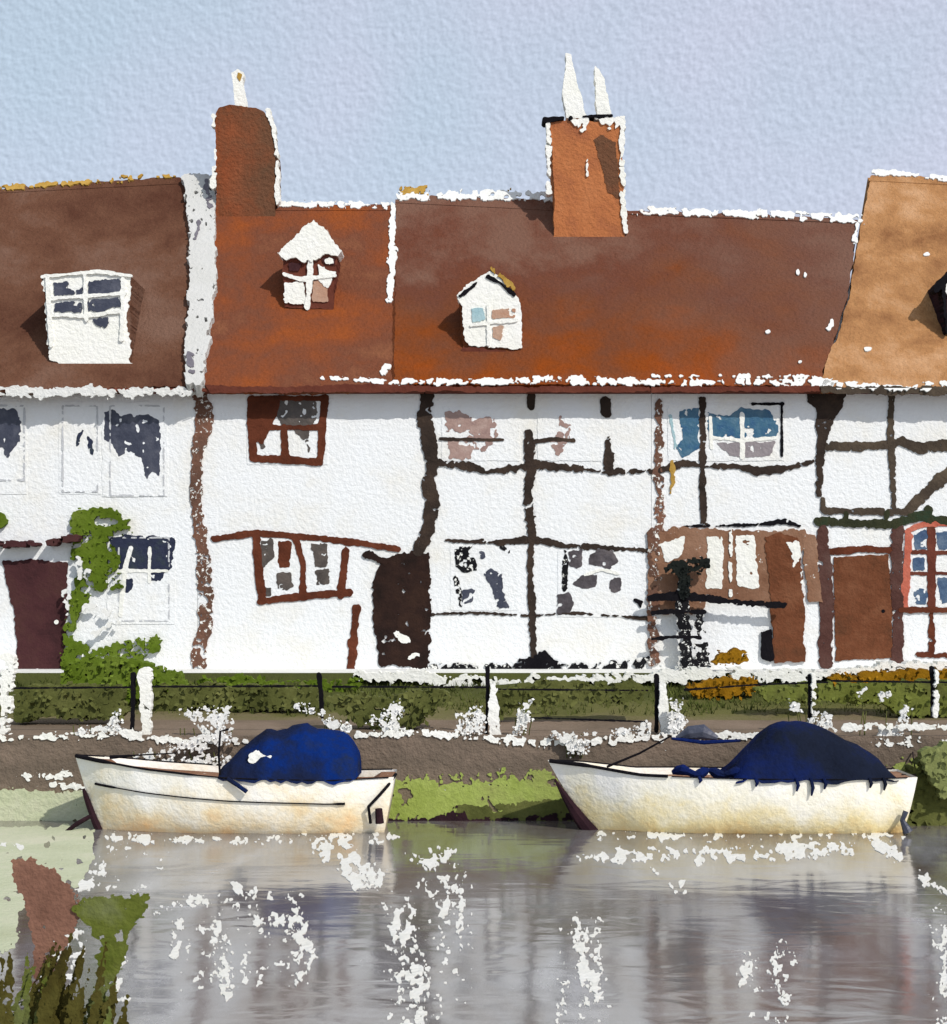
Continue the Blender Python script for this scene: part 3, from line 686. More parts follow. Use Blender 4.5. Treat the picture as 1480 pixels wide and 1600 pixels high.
lay('plinth', [P((812, 1034), (836, 1026), (852, 1020), (872, 1034), (884, 1050), (800, 1052))], 'ink', h3, FACADE, .09, amp=6, dry=.06)
lay('plinth', [P((668, 1036), (760, 1040), (820, 1034), (850, 1028), (880, 1040), (1012, 1030), (1012, 1052), (668, 1062))], 'inkdry', h3, FACADE, .08, amp=6, dry=.28, label='black flaking plinth at the foot of the wall')

# ---- timber-framed house with the brown bay
h4 = thing('house', (px_x(1150), 0, GROUND_Z), 'timber-framed cottage with teal blue upper window above a faded brown bay', 'house', GROUP_H)
r4 = shell(h4, 1018, 1284, ((985, 328), (1340, 342)), P((970, 329), (1150, 334), (1336, 342), (1334, 400), (1322, 470), (1304, 530), (1288, 570), (1280, 604), (1120, 602), (1000, 602)), 'roof3')
lay('ridge_mortar', [K(9, (986, 328), (1060, 330), (1200, 334), (1344, 342, 14)), K(6, (1340, 350), (1334, 380)), K(5, (1300, 500), (1296, 515))], 'dullwhite', r4, ROOFP, .022, amp=4.5, dry=.24)
lay('eaves_mortar', [K(9, (1012, 597), (1180, 597), (1260, 597, 14), (1300, 597, 12)), K(4, (1020, 588), (1270, 588))], 'dullwhite', r4, ROOFP, .018, amp=4, dry=.36, grain=5)
lay('roof_fleck', [E(1200, 518, 4, 3), E(1250, 565, 3, 2), E(1247, 425, 2, 4), E(1258, 428, 2, 4)], 'dullwhite', r4, ROOFP, .02, amp=1.5, cell=1.6)
lay('eaves_board', [P((1018, 604), (1280, 603), (1280, 612), (1018, 613))], 'umber', h4, facing(-.36), .03, amp=2)
lay('timber_post', [K(15, (1030, 628, 14), (1030, 690, 16), (1028, 740, 15), (1032, 800, 17), (1030, 830, 17))], 'oak_worn', h4, FACADE, .055, amp=3, dry=lambda X, Y: np.clip((760 - np.abs(Y - 770)) / 760, 0, 1) ** 8 * .4)
lay('timber_beam', [K(10, (1018, 738), (1060, 726, 17), (1080, 724, 14), (1100, 729, 9), (1150, 728, 9), (1185, 736, 17), (1230, 732, 9), (1270, 721, 8))], 'oak', h4, FACADE, .048, amp=2.2)
lay('timber_post', [K(11, (1098, 624, 12), (1098, 700), (1098, 760, 13), (1100, 818, 10))], 'oak', h4, FACADE, .05, amp=1.8)
lay('timber_beam', [K(6, (1068, 822), (1180, 820), (1225, 814, 9), (1250, 822, 7))], 'ink', h4, FACADE, .045, amp=1.8)
wn = window(h4, [Q(1044, 632, 1226, 720)], [P((1060, 642), (1092, 638), (1092, 700), (1066, 716), (1058, 700), (1068, 680)), P((1106, 644), (1140, 650), (1160, 636), (1200, 640), (1218, 664), (1214, 682), (1150, 684), (1108, 680))], 'blueg', [K(7, (1160, 648), (1160, 714)), K(5, (1114, 684), (1160, 688), (1214, 684)), K(5, (1110, 652), (1112, 700))], label='upper window with teal blue panes', gdry=.05,
            extra=[([P((1120, 692), (1212, 690), (1204, 712), (1180, 716), (1140, 712))], 'greyg2'), ([K(6, (1048, 650), (1056, 700))], 'paleblue')])
lay('frame', [K(4, (1176, 631), (1224, 631)), K(4.5, (1222, 630), (1222, 712))], 'ink', wn, FACADE, .06, amp=1)
lay('bracket', [K(6, (1050, 722), (1052, 750), (1048, 772, 2))], 'ochre', h4, FACADE, .06, amp=3)
by = lay('bay_window', [P((1014, 832), (1060, 824), (1200, 830), (1258, 826), (1262, 850), (1240, 870), (1216, 930), (1210, 946), (1104, 930), (1100, 960), (1012, 960))], 'bay', h4, FACADE, .09, amp=3.5, label='faded brown bay with two white panes')
lay('glass', [P((1105, 838), (1130, 836), (1130, 922), (1104, 918)), P((1150, 836), (1178, 836), (1186, 918), (1152, 916)), P((1030, 850), (1072, 836), (1066, 868), (1040, 880))], 'trim', by, FACADE, .108, amp=2.4, dry=.02)
lay('glazing_bar', [K(5, (1142, 828), (1142, 930))], 'trim', by, FACADE, .135, amp=2, dry=.2)
lay('corner_post', [K(17, (1022, 836), (1020, 960), (1024, 1032))], 'oak_worn', h4, FACADE, .11, amp=4, dry=.16)
dr = lay('door', [P((1196, 840), (1216, 832), (1248, 840), (1256, 930), (1258, 1034), (1210, 1036), (1206, 960))], 'browndoor', h4, FACADE, .12, amp=3, label='russet door beside the bay')
lay('door_light', [P((1226, 846), (1250, 842), (1252, 872), (1240, 886), (1238, 866)), K(4, (1252, 895), (1254, 915))], 'trim', dr, FACADE, .135, amp=3, dry=.12)
lay('door_jamb', [P((1254, 832), (1274, 836), (1284, 940), (1264, 940), (1256, 880))], 'bay', h4, FACADE, .10, amp=2.5)
lay('boot_scraper', [P((1190, 988), (1206, 984), (1210, 1034), (1190, 1030))], 'ink', h4, FACADE, .14, amp=2)

# ---- timber-framed house with the ochre roof, at the right
h5 = thing('house', (px_x(1400), 0, GROUND_Z), 'timber-framed house with tall ochre roof and wide russet plank door', 'house', GROUP_H)
r5 = shell(h5, 1284, 1830, ((1356, 276), (1830, 300)), P((1360, 274), (1420, 272), (1480, 282), (1830, 302), (1830, 606), (1480, 604), (1284, 606), (1290, 570), (1306, 530), (1326, 470), (1338, 400), (1350, 330)), 'roof5')
lay('ridge_mortar', [K(7, (1366, 269), (1400, 269), (1440, 274), (1500, 281), (1830, 300))], 'dullwhite', r5, ROOFP, .022, amp=3, dry=.12)
lay('eaves_mortar', [K(8, (1290, 602, 11), (1350, 602), (1420, 606), (1480, 600, 14), (1830, 603))], 'dullwhite', r5, ROOFP, .018, amp=4, dry=.36, grain=5)
lay('roof_fleck', [E(1448, 397, 6, 4), E(1356, 545, 6, 3)], 'dullwhite', r5, ROOFP, .02, amp=2.5, cell=1.6)
lay('eaves_board', [P((1282, 603), (1830, 605), (1830, 618), (1284, 616))], 'greyoak', h5, facing(-.36), .03, amp=3)
yb = roof_pt(1510, 530)[1]; pd = facing(yb)
d5 = mesh('dormer', brush([P((1470, 440), (1520, 396), (1570, 440), (1566, 530), (1476, 520))], pd, 0.0, amp=1.2, depth=1.6, back=True), M['maroon'], h5)  # maroon body: the dark cheek shadow is put into its colour
lay('gable', [P((1470, 445), (1520, 396), (1570, 445), (1566, 460), (1480, 460))], 'trim', d5, pd, .05, amp=2.4, sink=.2)
lay('window_light', [P((1486, 466), (1556, 466), (1556, 516), (1488, 514))], 'trim', d5, pd, .03, amp=2.4)
lay('bargeboard', [K(9, (1464, 452), (1492, 420), (1522, 394), (1572, 440)), K(6, (1474, 440), (1480, 520))], 'ink', d5, pd, .07, amp=2.4, sink=.2)
# timbers
lay('timber_post', [P((1262, 608), (1322, 614), (1318, 636), (1306, 650), (1298, 672), (1290, 690), (1288, 730), (1283, 776), (1276, 776), (1277, 700), (1276, 640), (1264, 626)), ], 'oak', h5, FACADE, .06, amp=2, label='dark oak corner post flaring into a bracket')
lay('timber_beam', [K(15, (1288, 697), (1340, 698), (1392, 694, 16), (1410, 690), (1440, 700, 19), (1500, 692, 22), (1620, 690, 18), (1828, 692, 18))], 'greyoak', h5, FACADE, .05, amp=2.2)
lay('timber_post', [K(10, (1394, 612, 10), (1392, 680, 14), (1393, 700, 14), (1396, 760, 11), (1398, 796, 9))], 'greyoak', h5, FACADE, .055, amp=1.8)
lay('timber_brace', [K(20, (1416, 800, 17), (1450, 768, 20), (1510, 712, 24))], 'greyoak', h5, FACADE, .045, amp=2.2)
lay('timber_beam', [K(13, (1288, 797), (1340, 799), (1420, 800)), K(11, (1286, 780), (1286, 796))], 'greyoak', h5, FACADE, .048, amp=1.8)
lay('timber_beam', [K(14, (1280, 814, 18), (1340, 818), (1400, 818, 18), (1440, 806), (1480, 814, 15), (1828, 814, 15)), K(11, (1322, 804), (1322, 816)), K(12, (1386, 802), (1386, 816)), K(13, (1452, 796), (1452, 812))], 'greenoak', h5, FACADE, .058, amp=2.2, label='green-stained jetty beam')
dr = lay('door', [P((1302, 870), (1388, 866), (1394, 950), (1396, 1028), (1306, 1032), (1304, 950))], 'browndoor', h5, FACADE, .04, amp=1.8, label='wide russet plank door')
lay('handle', [E(1380, 955, 3, 3)], 'ink', dr, FACADE, .06, amp=.3, cell=1.5)
lay('door_lintel', [K(11, (1298, 862), (1350, 858), (1398, 860))], 'redframe', h5, FACADE, .05, amp=1.8)
for pts in (((1285, 830, 20), (1290, 890, 23), (1292, 960, 23), (1290, 1034, 24)), ((1404, 830, 20), (1400, 900, 19), (1404, 960, 20), (1402, 1032, 22))):
    lay('timber_post', [K(20, *pts)], 'plumoak', h5, FACADE, .062, amp=2.4)
wn = lay('window', [P((1412, 826), (1500, 818), (1500, 952), (1412, 952))], 'white', h5, FACADE, .02, amp=1)
lay('glass', [P((1427, 836), (1444, 828), (1452, 832), (1450, 860), (1432, 858)), P((1462, 832), (1490, 828), (1490, 858), (1466, 860)), P((1426, 872), (1446, 868), (1446, 890), (1428, 892)), P((1466, 904), (1490, 900), (1490, 940), (1470, 944)), P((1428, 924), (1440, 918), (1452, 924), (1446, 944), (1432, 944))], 'blueg2', wn, FACADE, .036, amp=2.5, dry=.05)
lay('frame', [K(12, (1420, 838), (1416, 900), (1413, 948)), K(8, (1418, 830), (1440, 820), (1500, 816))], 'coral', wn, FACADE, .056, amp=2)
lay('glazing_bar', [K(13, (1456, 822), (1456, 948)), K(6, (1420, 862), (1500, 864)), K(5, (1420, 896), (1500, 896))], 'umber', wn, FACADE, .05, amp=1.8)
lay('sill', [K(9, (1410, 953), (1500, 953))], 'redframe', wn, FACADE, .07, amp=1.8)
lay('timber_post', [K(11, (1456, 960), (1456, 1022)), ], 'redframe', h5, FACADE, .045, amp=2)
lay('timber_sill', [K(9, (1436, 1024), (1828, 1028))], 'redframe', h5, FACADE, .05, amp=2.4)

# ------------------------------------------------------------------ planting and garden edge
gwp = facing(-1.5)
gw = thing('garden_wall', (px_x(1050, -1.5), -1.5, GROUND_Z - .1), 'low ragged whitewashed kerb wall between cottages and grass bank', 'wall')
lay('kerb', [K(14, (560, 1058, 10), (650, 1056, 20), (700, 1066, 14), (780, 1068, 14), (860, 1062, 12), (1000, 1060), (1100, 1052, 18), (1180, 1056, 18), (1262, 1058, 20), (1310, 1050, 12), (1400, 1042, 9), (1500, 1040, 10), (1830, 1040, 10))], 'trim', gw, gwp, .06, amp=7, dry=.12, depth=.3, back=True, whole=True)
cl_shapes = [P((110, 802), (130, 792), (170, 796), (200, 812), (204, 832), (172, 840), (186, 880), (188, 918), (150, 924), (142, 906), (140, 930), (124, 960), (112, 1000), (140, 1012), (190, 1008), (246, 990), (254, 1000), (250, 1012), (222, 1030), (240, 1046), (282, 1056), (286, 1076), (100, 1100), (96, 1020), (104, 960), (118, 900), (112, 840)),
             H((140, 812), (165, 808), (180, 816), (160, 822)), HK(9, (118, 870), (134, 900), (140, 880)), HK(6, (100, 940), (108, 1000)), HK(8, (120, 1026), (160, 1032), (205, 1028))]
cp = thing('climbing_plant', (px_x(150), -.1, GROUND_Z), 'bright green climber growing up the white wall beside the plum door', 'plant')
mesh('foliage', brush(cl_shapes, FACADE, .09, amp=6, dry=.09, grain=10), M['leaf'], cp)
mesh('leaf_sprays', leaves(cl_shapes, FACADE, 380, .06, 5, depth=.05, off=.07), M['leaf'], cp)
lay('blossom', [K(9, (118, 860), (126, 900), (140, 895)), K(7, (104, 930), (106, 975)), K(10, (130, 945), (180, 965)), K(8, (150, 990), (190, 960)), K(7, (122, 1026), (200, 1034))], 'petal', cp, FACADE, .2, amp=7, dry=.42, grain=5, depth=.05)
ps = [P((-40, 790), (6, 800), (12, 818), (4, 824), (-40, 830))]
cp2 = thing('climbing_plant', (px_x(-20), -.1, GROUND_Z), 'sprig of green climber above the door canopy at the left edge', 'plant')
mesh('foliage', brush(ps + [K(8, (-45, 820), (-50, 1070))], FACADE, .1, amp=4), M['leaf'], cp2)
# low shrubs on the bank
GS = 'low shrubs along the top of the grass bank'
def shrub(shapes, y, mat, label, n, seed, cat='shrub', zb=None, group=GS, size=.10, dry=.05, name='shrub', thick=.28):
    xs = [p[0] for k, q in shapes for p in q]
    ys = [p[1] for k, q in shapes for p in q]
    if group:                                          # find the spot on the bank that carries the foot of the shrub
        yy = np.linspace(-6.2, -1.5, 200); zz = np.interp(yy, [QUAY_Y, -5.6, -4.9] + [a for a, b in BANK], [QUAY_Z, 1.25, 1.27] + [b for a, b in BANK])
        y = float(yy[np.argmin(np.abs(HOR + (CAM[2] - zz) * FPX / (30 + yy) - (max(ys) - 3)))])
    pl = facing(y)
    z = pl.at(np.array([np.mean(xs)]), np.array([max(ys)]))[0]
    t = thing(name, (z[0], y, z[2]), label, cat, group)
    mesh('crown', brush(shapes, pl, thick, amp=6, dry=dry, grain=9, back=True), M[mat], t)
    mesh('leaves', leaves(shapes, pl, int(n * .35), size, seed, depth=.09, off=thick - .03), M[mat], t)
    return t
shrub([P((20, 1076), (90, 1068), (190, 1074), (196, 1116), (180, 1124), (60, 1120), (24, 1132))], -2.2, 'darkleaf', 'long dark green shrub in front of the plum door', 500, 11)
shrub([P((215, 1078), (300, 1070), (495, 1074), (496, 1100), (420, 1112), (330, 1104), (240, 1112))], -2.4, 'darkleaf', 'long low dark shrub between first and second railing posts', 500, 12)
shrub([P((510, 1090), (560, 1084), (600, 1092), (640, 1078), (690, 1076), (712, 1090), (690, 1100), (650, 1140), (560, 1134), (530, 1112))], -3.2, 'darkleaf', 'mid green shrub right of the second railing post', 500, 13)
shrub([P((760, 1082), (830, 1066), (990, 1064), (1012, 1076), (1000, 1096), (900, 1102), (800, 1104), (770, 1130))], -2.5, 'darkleaf', 'dark shrub under the black plinth, right of the third post', 500, 14)
shrub([P((1074, 1074), (1120, 1062), (1180, 1060), (1190, 1078), (1150, 1086), (1090, 1090))], -2.1, 'ochreleaf', 'ochre shrub below the trellis on the bank', 260, 15)
shrub([P((1180, 1074), (1290, 1066), (1400, 1066), (1480, 1064), (1560, 1070), (1560, 1120), (1400, 1118), (1380, 1096), (1200, 1096))], -2.6, 'darkleaf2', 'long olive green shrub on the bank below the russet doors', 600, 16)
shrub([P((1118, 1036), (1126, 1020), (1150, 1016), (1168, 1018), (1166, 1034), (1144, 1040))], -.7, 'ochreleaf', 'small ochre bush against the white wall by the russet door', 90, 17, group=None, size=.06)
shrub([P((1290, 1056), (1400, 1048), (1480, 1046), (1560, 1046), (1560, 1064), (1400, 1068), (1300, 1070))], -1.7, 'ochreleaf', 'yellow-brown shrub directly under the white kerb by the ochre-roofed house', 280, 18)
shrub([P((104, 1034), (150, 1026), (215, 1032), (244, 1046), (284, 1054), (290, 1080), (220, 1086), (196, 1100), (100, 1098), (96, 1060))], -1.6, 'leaf', 'bright green bush at the foot of the climber', 700, 21, dry=.07)
# shrub hanging over the water at the right
shrub([P((1424, 1200), (1450, 1180), (1520, 1170), (1540, 1300), (1440, 1302), (1412, 1296), (1420, 1250))], QUAY_Y - .25, 'darkleaf', 'dark green shrub hanging to the water behind the stern of the navy-canopied boat', 500, 19, group=None)
shrub([P((1440, 1176), (1470, 1164), (1540, 1160), (1540, 1240), (1470, 1246), (1452, 1210))], QUAY_Y - .55, 'mossleaf', 'yellow-green shrub spilling over the quay above a dark green one', 300, 20, group=None, thick=.2)
# trellis with dark foliage
tr = thing('trellis', (px_x(1070), -.25, GROUND_Z), 'black trellis with dark tangled leaves in front of the brown bay', 'trellis')
tp = facing(-.25)
lay('post', [K(15, (1068, 888, 10), (1066, 940, 20), (1070, 990, 16), (1074, 1040, 22))], 'inkdry', tr, tp, .03, amp=4, dry=.1)
lay('post', [K(8, (1095, 955, 10), (1092, 1000, 16), (1096, 1040, 24))], 'inkdry', tr, tp, .027, amp=6, dry=.34)
lay('rail', [K(11, (1016, 934, 9), (1060, 930, 13), (1110, 936, 12), (1170, 942, 9), (1226, 946, 10))], 'ink', tr, tp, .04, amp=3)
lay('rail', [K(6, (1020, 957), (1060, 955), (1100, 956))], 'ink', tr, tp, .034, amp=2)
lay('rail', [K(6, (1020, 998), (1050, 995), (1094, 996))], 'ink', tr, tp, .036, amp=2)
fs = [K(14, (1040, 890, 8), (1062, 884), (1074, 886, 10), (1090, 882, 26), (1100, 880, 18)), K(16, (1066, 890), (1070, 930))]
mesh('foliage', brush(fs, tp, .07, amp=8, dry=.12), M['blackleaf'], tr)
mesh('leaves', leaves(fs, tp, 120, .06, 77, depth=.06, off=.05), M['blackleaf'], tr)

# grass tufts on the bank
def tufts(n, seed):
    rng = random.Random(seed); V = []; F = []
    for i in range(n):
        x = rng.uniform(-12, 12); y = rng.uniform(-3.9, -1.4)
        z = np.interp(y, [a for a, b in BANK], [b for a, b in BANK]) - .03
        if rng.random() < .55 * (1 - (y + 3.9) / 2.5): continue
        for k in range(3):
            h = rng.uniform(.06, .15); a = rng.uniform(0, 6.28); w_ = .016
            dx, dy = math.cos(a), math.sin(a); lx, ly = rng.gauss(0, .05), rng.gauss(0, .05)
            b = len(V)
            V += [(x - dx * w_, y - dy * w_, z), (x + dx * w_, y + dy * w_, z), (x + lx, y + ly, z + h)]
            F.append((b, b + 1, b + 2))
            x += rng.gauss(0, .03); y += rng.gauss(0, .03)
    return V, F
tag(mesh('grass', tufts(5200, 4), M['bankgrass'], base=np.zeros(3)), kind='stuff')

# white flowering clumps along the quay edge
def flowers(shapes, y, label, seed, dry=.28):
    pl = facing(y)
    xs = [p[0] for k, q in shapes for p in q]; ys = [p[1] for k, q in shapes for p in q]
    b = pl.at(np.array([np.mean(xs)]), np.array([max(ys)]))[0]
    t = thing('flowering_plant', b, label, 'flowers', 'white flowering clumps on the quay edge')
    for g in pieces(join(brush(shapes, pl, .05, cell=1.7, amp=8, dry=dry + .12, grain=5, depth=.06, back=True), leaves(shapes, pl, 110, .045, seed, depth=.06, off=.03, amp=8))):
        mesh('blossom', g, M['petal'], t)
    rng = random.Random(seed); st = []
    for k in range(5):
        u = rng.uniform(min(xs), max(xs)); p = pl.at(np.array([u, u + rng.uniform(-8, 8)]), np.array([max(ys) + 6, np.mean(ys)]), -.06)
        st.append(tube([p[0], (p[0] + p[1]) / 2 + (rng.gauss(0, .02), 0, 0), p[1]], .008, 5))
    for g in st: mesh('stem', g, M['darkleaf'], t)
    return t
fy = QUAY_Y + .1
flowers([P((176, 1116), (186, 1112), (188, 1132), (196, 1146), (120, 1150), (124, 1140), (168, 1138))], fy, 'flat white flower clump at the foot of the tall white post', 31, .15)
flowers([P((284, 1106), (316, 1104), (360, 1106), (362, 1130), (350, 1168), (300, 1180), (280, 1178), (320, 1150), (306, 1136), (292, 1120))], fy, 'big open white flower clump above the left boat foredeck', 32, .24)
flowers([K(8, (468, 1104), (500, 1114), (520, 1130, 12), (545, 1140))], fy, 'thin arching white spray over the blue canopy', 33, .2)
flowers([P((572, 1128), (600, 1118), (612, 1100), (626, 1098), (622, 1140), (650, 1148), (560, 1156), (590, 1138))], fy, 'branching white flower clump right of the blue canopy', 34, .2)
flowers([P((716, 1116), (740, 1106), (756, 1114), (758, 1144), (706, 1148), (720, 1132))], fy, 'small white flower clump just left of the third railing post', 35, .26)
flowers([P((814, 1100), (832, 1096), (826, 1116), (822, 1146), (804, 1150), (808, 1120))], fy, 'narrow white flower stalk by the low rail', 36, .15)
flowers([P((862, 1144), (900, 1146), (950, 1152), (960, 1134), (990, 1140), (1010, 1126), (1024, 1150), (1040, 1166), (860, 1160))], fy, 'low white flower drift left of the fourth post', 37, .26)
flowers([P((1046, 1096), (1070, 1090), (1064, 1112), (1074, 1130), (1060, 1150), (1040, 1156), (1046, 1126))], fy, 'white flower clump between fourth post and the boom', 38, .22)
flowers([P((1234, 1092), (1248, 1098), (1250, 1110), (1238, 1108)), P((1272, 1110), (1296, 1112), (1300, 1136), (1262, 1132))], fy, 'two small white flower tufts just above the navy canopy', 39, .25)
flowers([P((1340, 1086), (1352, 1076), (1350, 1090)), P((1372, 1084), (1396, 1076), (1390, 1096), (1378, 1094)), P((1366, 1142), (1400, 1134), (1416, 1104), (1424, 1108), (1412, 1140), (1426, 1164), (1372, 1162))], fy, 'tall white flower clump near the last railing post', 40, .22)
flowers([P((866, 1146), (890, 1148), (918, 1160), (912, 1176), (890, 1178), (880, 1160))], QUAY_Y - .08, 'white flower cushion above the bow of the right boat', 41, .1)

shrub([P((296, 1066), (330, 1056), (380, 1058), (410, 1064), (560, 1060), (562, 1080), (420, 1080), (296, 1082))], -1.6, 'leaf', 'low ragged weeds along the foot of the white wall with red-brown windows', 300, 22, dry=.25, thick=.12)
wy = -30 + CAM[2] * FPX / (1612 - HOR)
wpl = facing(wy)
wb = wpl.at(np.array([110]), np.array([1612]))[0]
wp = thing('waterside_plant', wb, 'waterside weed with one broad brown leaf and dark olive blades, nearest the viewer', 'plant')  # added upright shapes in place of the door and climber reflections
lay('withered_leaf', [P((20, 1342), (34, 1336), (48, 1342), (78, 1358), (108, 1382), (124, 1420), (122, 1436), (108, 1470), (96, 1500), (70, 1550), (56, 1570), (46, 1540), (52, 1480), (46, 1440), (24, 1390))], 'dockleaf', wp, wpl, .02, amp=7, dry=lambda X, Y: np.clip((Y - 1440) / 300, 0, .5), back=True, depth=.02)
lay('blade', [P((112, 1418), (140, 1402), (200, 1400), (238, 1398), (226, 1430), (204, 1450), (186, 1520), (170, 1600), (164, 1640), (120, 1640), (150, 1540), (158, 1470), (128, 1440))], 'oliveblade', wp, wpl, .04, amp=7, dry=lambda X, Y: np.where(Y > 1450, .2, .02), back=True, depth=.02)
rngb = random.Random(8)
for k in range(26):
    x0 = rngb.uniform(-10, 190); lean = rngb.uniform(5, 55); top = rngb.uniform(1455, 1570) if x0 < 150 else rngb.uniform(1480, 1580)
    wd = rngb.uniform(14, 34)
    lay('blade', [K(wd, (x0, 1645, wd), (x0 + lean * .35, (1640 + top) / 2, wd * .7), (x0 + lean, top, 2))], 'oliveblade2' if rngb.random() < .75 else 'oliveblade', wp, wpl, .055 + .008 * k, amp=4.5, dry=.12, back=True, depth=.006)
# ------------------------------------------------------------------ railing along the quay
ry = QUAY_Y + .35; rp_ = facing(ry)
rl = thing('railing', (0, ry, QUAY_Z), 'black iron railing with slim posts along the quay edge', 'railing')
for x0, y0, x1, y1, w_ in ((208, 1054, 205, 1150, 6), (498, 1054, 503, 1112, 6), (762, 1044, 760, 1148, 5), (1026, 1056, 1026, 1134, 6), (1266, 1056, 1266, 1118, 5), (1457, 1044, 1458, 1112, 5), (1700, 1050, 1700, 1130, 5), (-60, 1050, -62, 1150, 6)):
    lay('post', [K(w_, (x0, y0, w_ + 2), ((x0 + x1) / 2 + 1, (y0 + y1) / 2), (x1, y1 + 8))], 'ink', rl, rp_, .03, amp=.9, depth=.06, back=True, cell=1.8)
for pts in (((-60, 1076), (205, 1074)), ((235, 1073), (500, 1072)), ((520, 1073), (762, 1074)), ((772, 1077), (1012, 1079)), ((1070, 1078), (1180, 1070), (1294, 1066)), ((1300, 1064), (1457, 1066)), ((1457, 1066), (1700, 1068)), ((810, 1122), (850, 1122), (1012, 1128))):
    lay('rail', [K(2.6, *pts)], 'ink', rl, rp_, .02, amp=.8, depth=.03, back=True, cell=1.6)
GP = 'white timber posts beside the railing'
for x0, y0, w0, x1, y1, w1, dr_, lab in ((226, 1052, 19, 228, 1150, 14, .03, 'tallest cream white post, right of the first railing post'), (10, 1030, 24, 8, 1140, 14, .2, 'flaking white post at the left edge of the picture'),
        (770, 1072, 9, 774, 1142, 20, .03, 'tapering white post by the third railing post'), (1036, 1072, 12, 1040, 1140, 16, .05, 'slim white post by the fourth railing post'),
        (1272, 1056, 6, 1272, 1120, 7, .25, 'thin flaking white post by the fifth railing post'), (1464, 1050, 8, 1462, 1110, 9, .3, 'thin flaking white post by the last railing post')):
    b = facing(ry - .1).at(np.array([x1]), np.array([y1 + 6]))[0]
    o = mesh('wooden_post', brush([K(w0, (x0, y0, w0), (x1, y1 + 8, w1))], facing(ry - .05), .05, amp=3, dry=dr_, depth=.14, back=True), M['trim'], base=b)
    tag(o, lab, 'post', GP)

flowers([K(10, (210, 1186), (270, 1170, 16), (330, 1158, 26), (356, 1150, 20)), K(10, (250, 1192), (350, 1190, 16))], QUAY_Y - .12, 'white flowers trailing down the wall behind the left boat foredeck', 42, .34)
# ------------------------------------------------------------------ boats
GB = 'small boats moored against the quay wall'
def lerp_tab(t, tab):
    return float(np.interp(t, [a for a, b in tab], [b for a, b in tab]))
def boat(root, xb, xs, yc, rake_b, rake_s, sheer, beam, hullmat, nt_=40, nv=10):
    """hull by sections from bow (t=0) to transom (t=1); returns functions for laying things on it"""
    def rail(t, side, inset=0.0, dz=0.0):
        x = xb + (xs - xb) * t
        return np.array((x, yc + side * max(0.0, lerp_tab(t, beam) - inset), lerp_tab(t, sheer) + dz))
    def pt(t, v, side, inset=0.0):
        top = lerp_tab(t, sheer); b = lerp_tab(t, beam); zk = -0.16 + .05 * (1 - t)
        vv = max(v, 0.0)
        z = zk + (top - zk) * vv ** 1.25
        y = b * math.sin(vv ** .45 * math.pi / 2) * (.93 + .07 * vv)
        rk = rake_b * (1 - v) * max(0, 1 - t / .35) - rake_s * (1 - v) * max(0, (t - .7) / .3)
        return np.array((xb + (xs - xb) * t + rk, yc + side * max(0, y - inset), z))
    V = []; F = []
    m = 2 * nv + 1
    for i in range(nt_ + 1):
        t = i / nt_
        for j in range(m):
            v = abs(j - nv) / nv; side = -1 if j < nv else 1
            V.append(pt(t, v, side))
    for i in range(nt_):
        for j in range(m - 1):
            F.append((i * m + j, (i + 1) * m + j, (i + 1) * m + j + 1, i * m + j + 1))
    F.append(tuple(nt_ * m + j for j in range(m)))
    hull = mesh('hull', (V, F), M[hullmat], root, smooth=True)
    # decked interior just below the gunwale
    V = []; F = []
    for i in range(nt_ + 1):
        t = i / nt_
        for s in (-1, 1):
            V.append(rail(t, s, .02, -.10 if .12 < t < .95 else -.03))
    for i in range(nt_): F.append((2 * i, 2 * i + 2, 2 * i + 3, 2 * i + 1))
    mesh('deck', (V, F), M['bay'], root)
    return rail, pt
def zat(row, y): return CAM[2] - (row - HOR) * (30 + y) / FPX
def xat(col, y): return (col - CX) * (30 + y) / FPX
def canopy(root, rail, t0, t1, heights, mat, seed, nv=14, nt_=26, skirt=.05):
    rng = random.Random(seed); V = []; F = []
    for i in range(nt_ + 1):
        f = i / nt_; t = t0 + (t1 - t0) * f
        h = lerp_tab(f, heights)
        a = rail(t, -1, -.03, -skirt * rng.uniform(.5, 1.6)); b = rail(t, 1, -.03, -skirt)
        for j in range(nv + 1):
            q = j / nv; c = a * (1 - q) + b * q
            hh = h * (math.sin(math.pi * q) ** .55)
            sag = .022 * math.sin(f * 20 + q * 5) * (h > .1)
            V.append(c + np.array((0, 0, max(hh + sag, .02 * math.sin(math.pi * q)) + .012)))
    m = nv + 1
    for i in range(nt_):
        for j in range(nv): F.append((i * m + j, (i + 1) * m + j, (i + 1) * m + j + 1, i * m + j + 1))
    F.append(tuple(range(m))); F.append(tuple(nt_ * m + j for j in range(m)))
    return mesh('canopy', (V, F), M[mat], root, smooth=True)
YB = -7.35
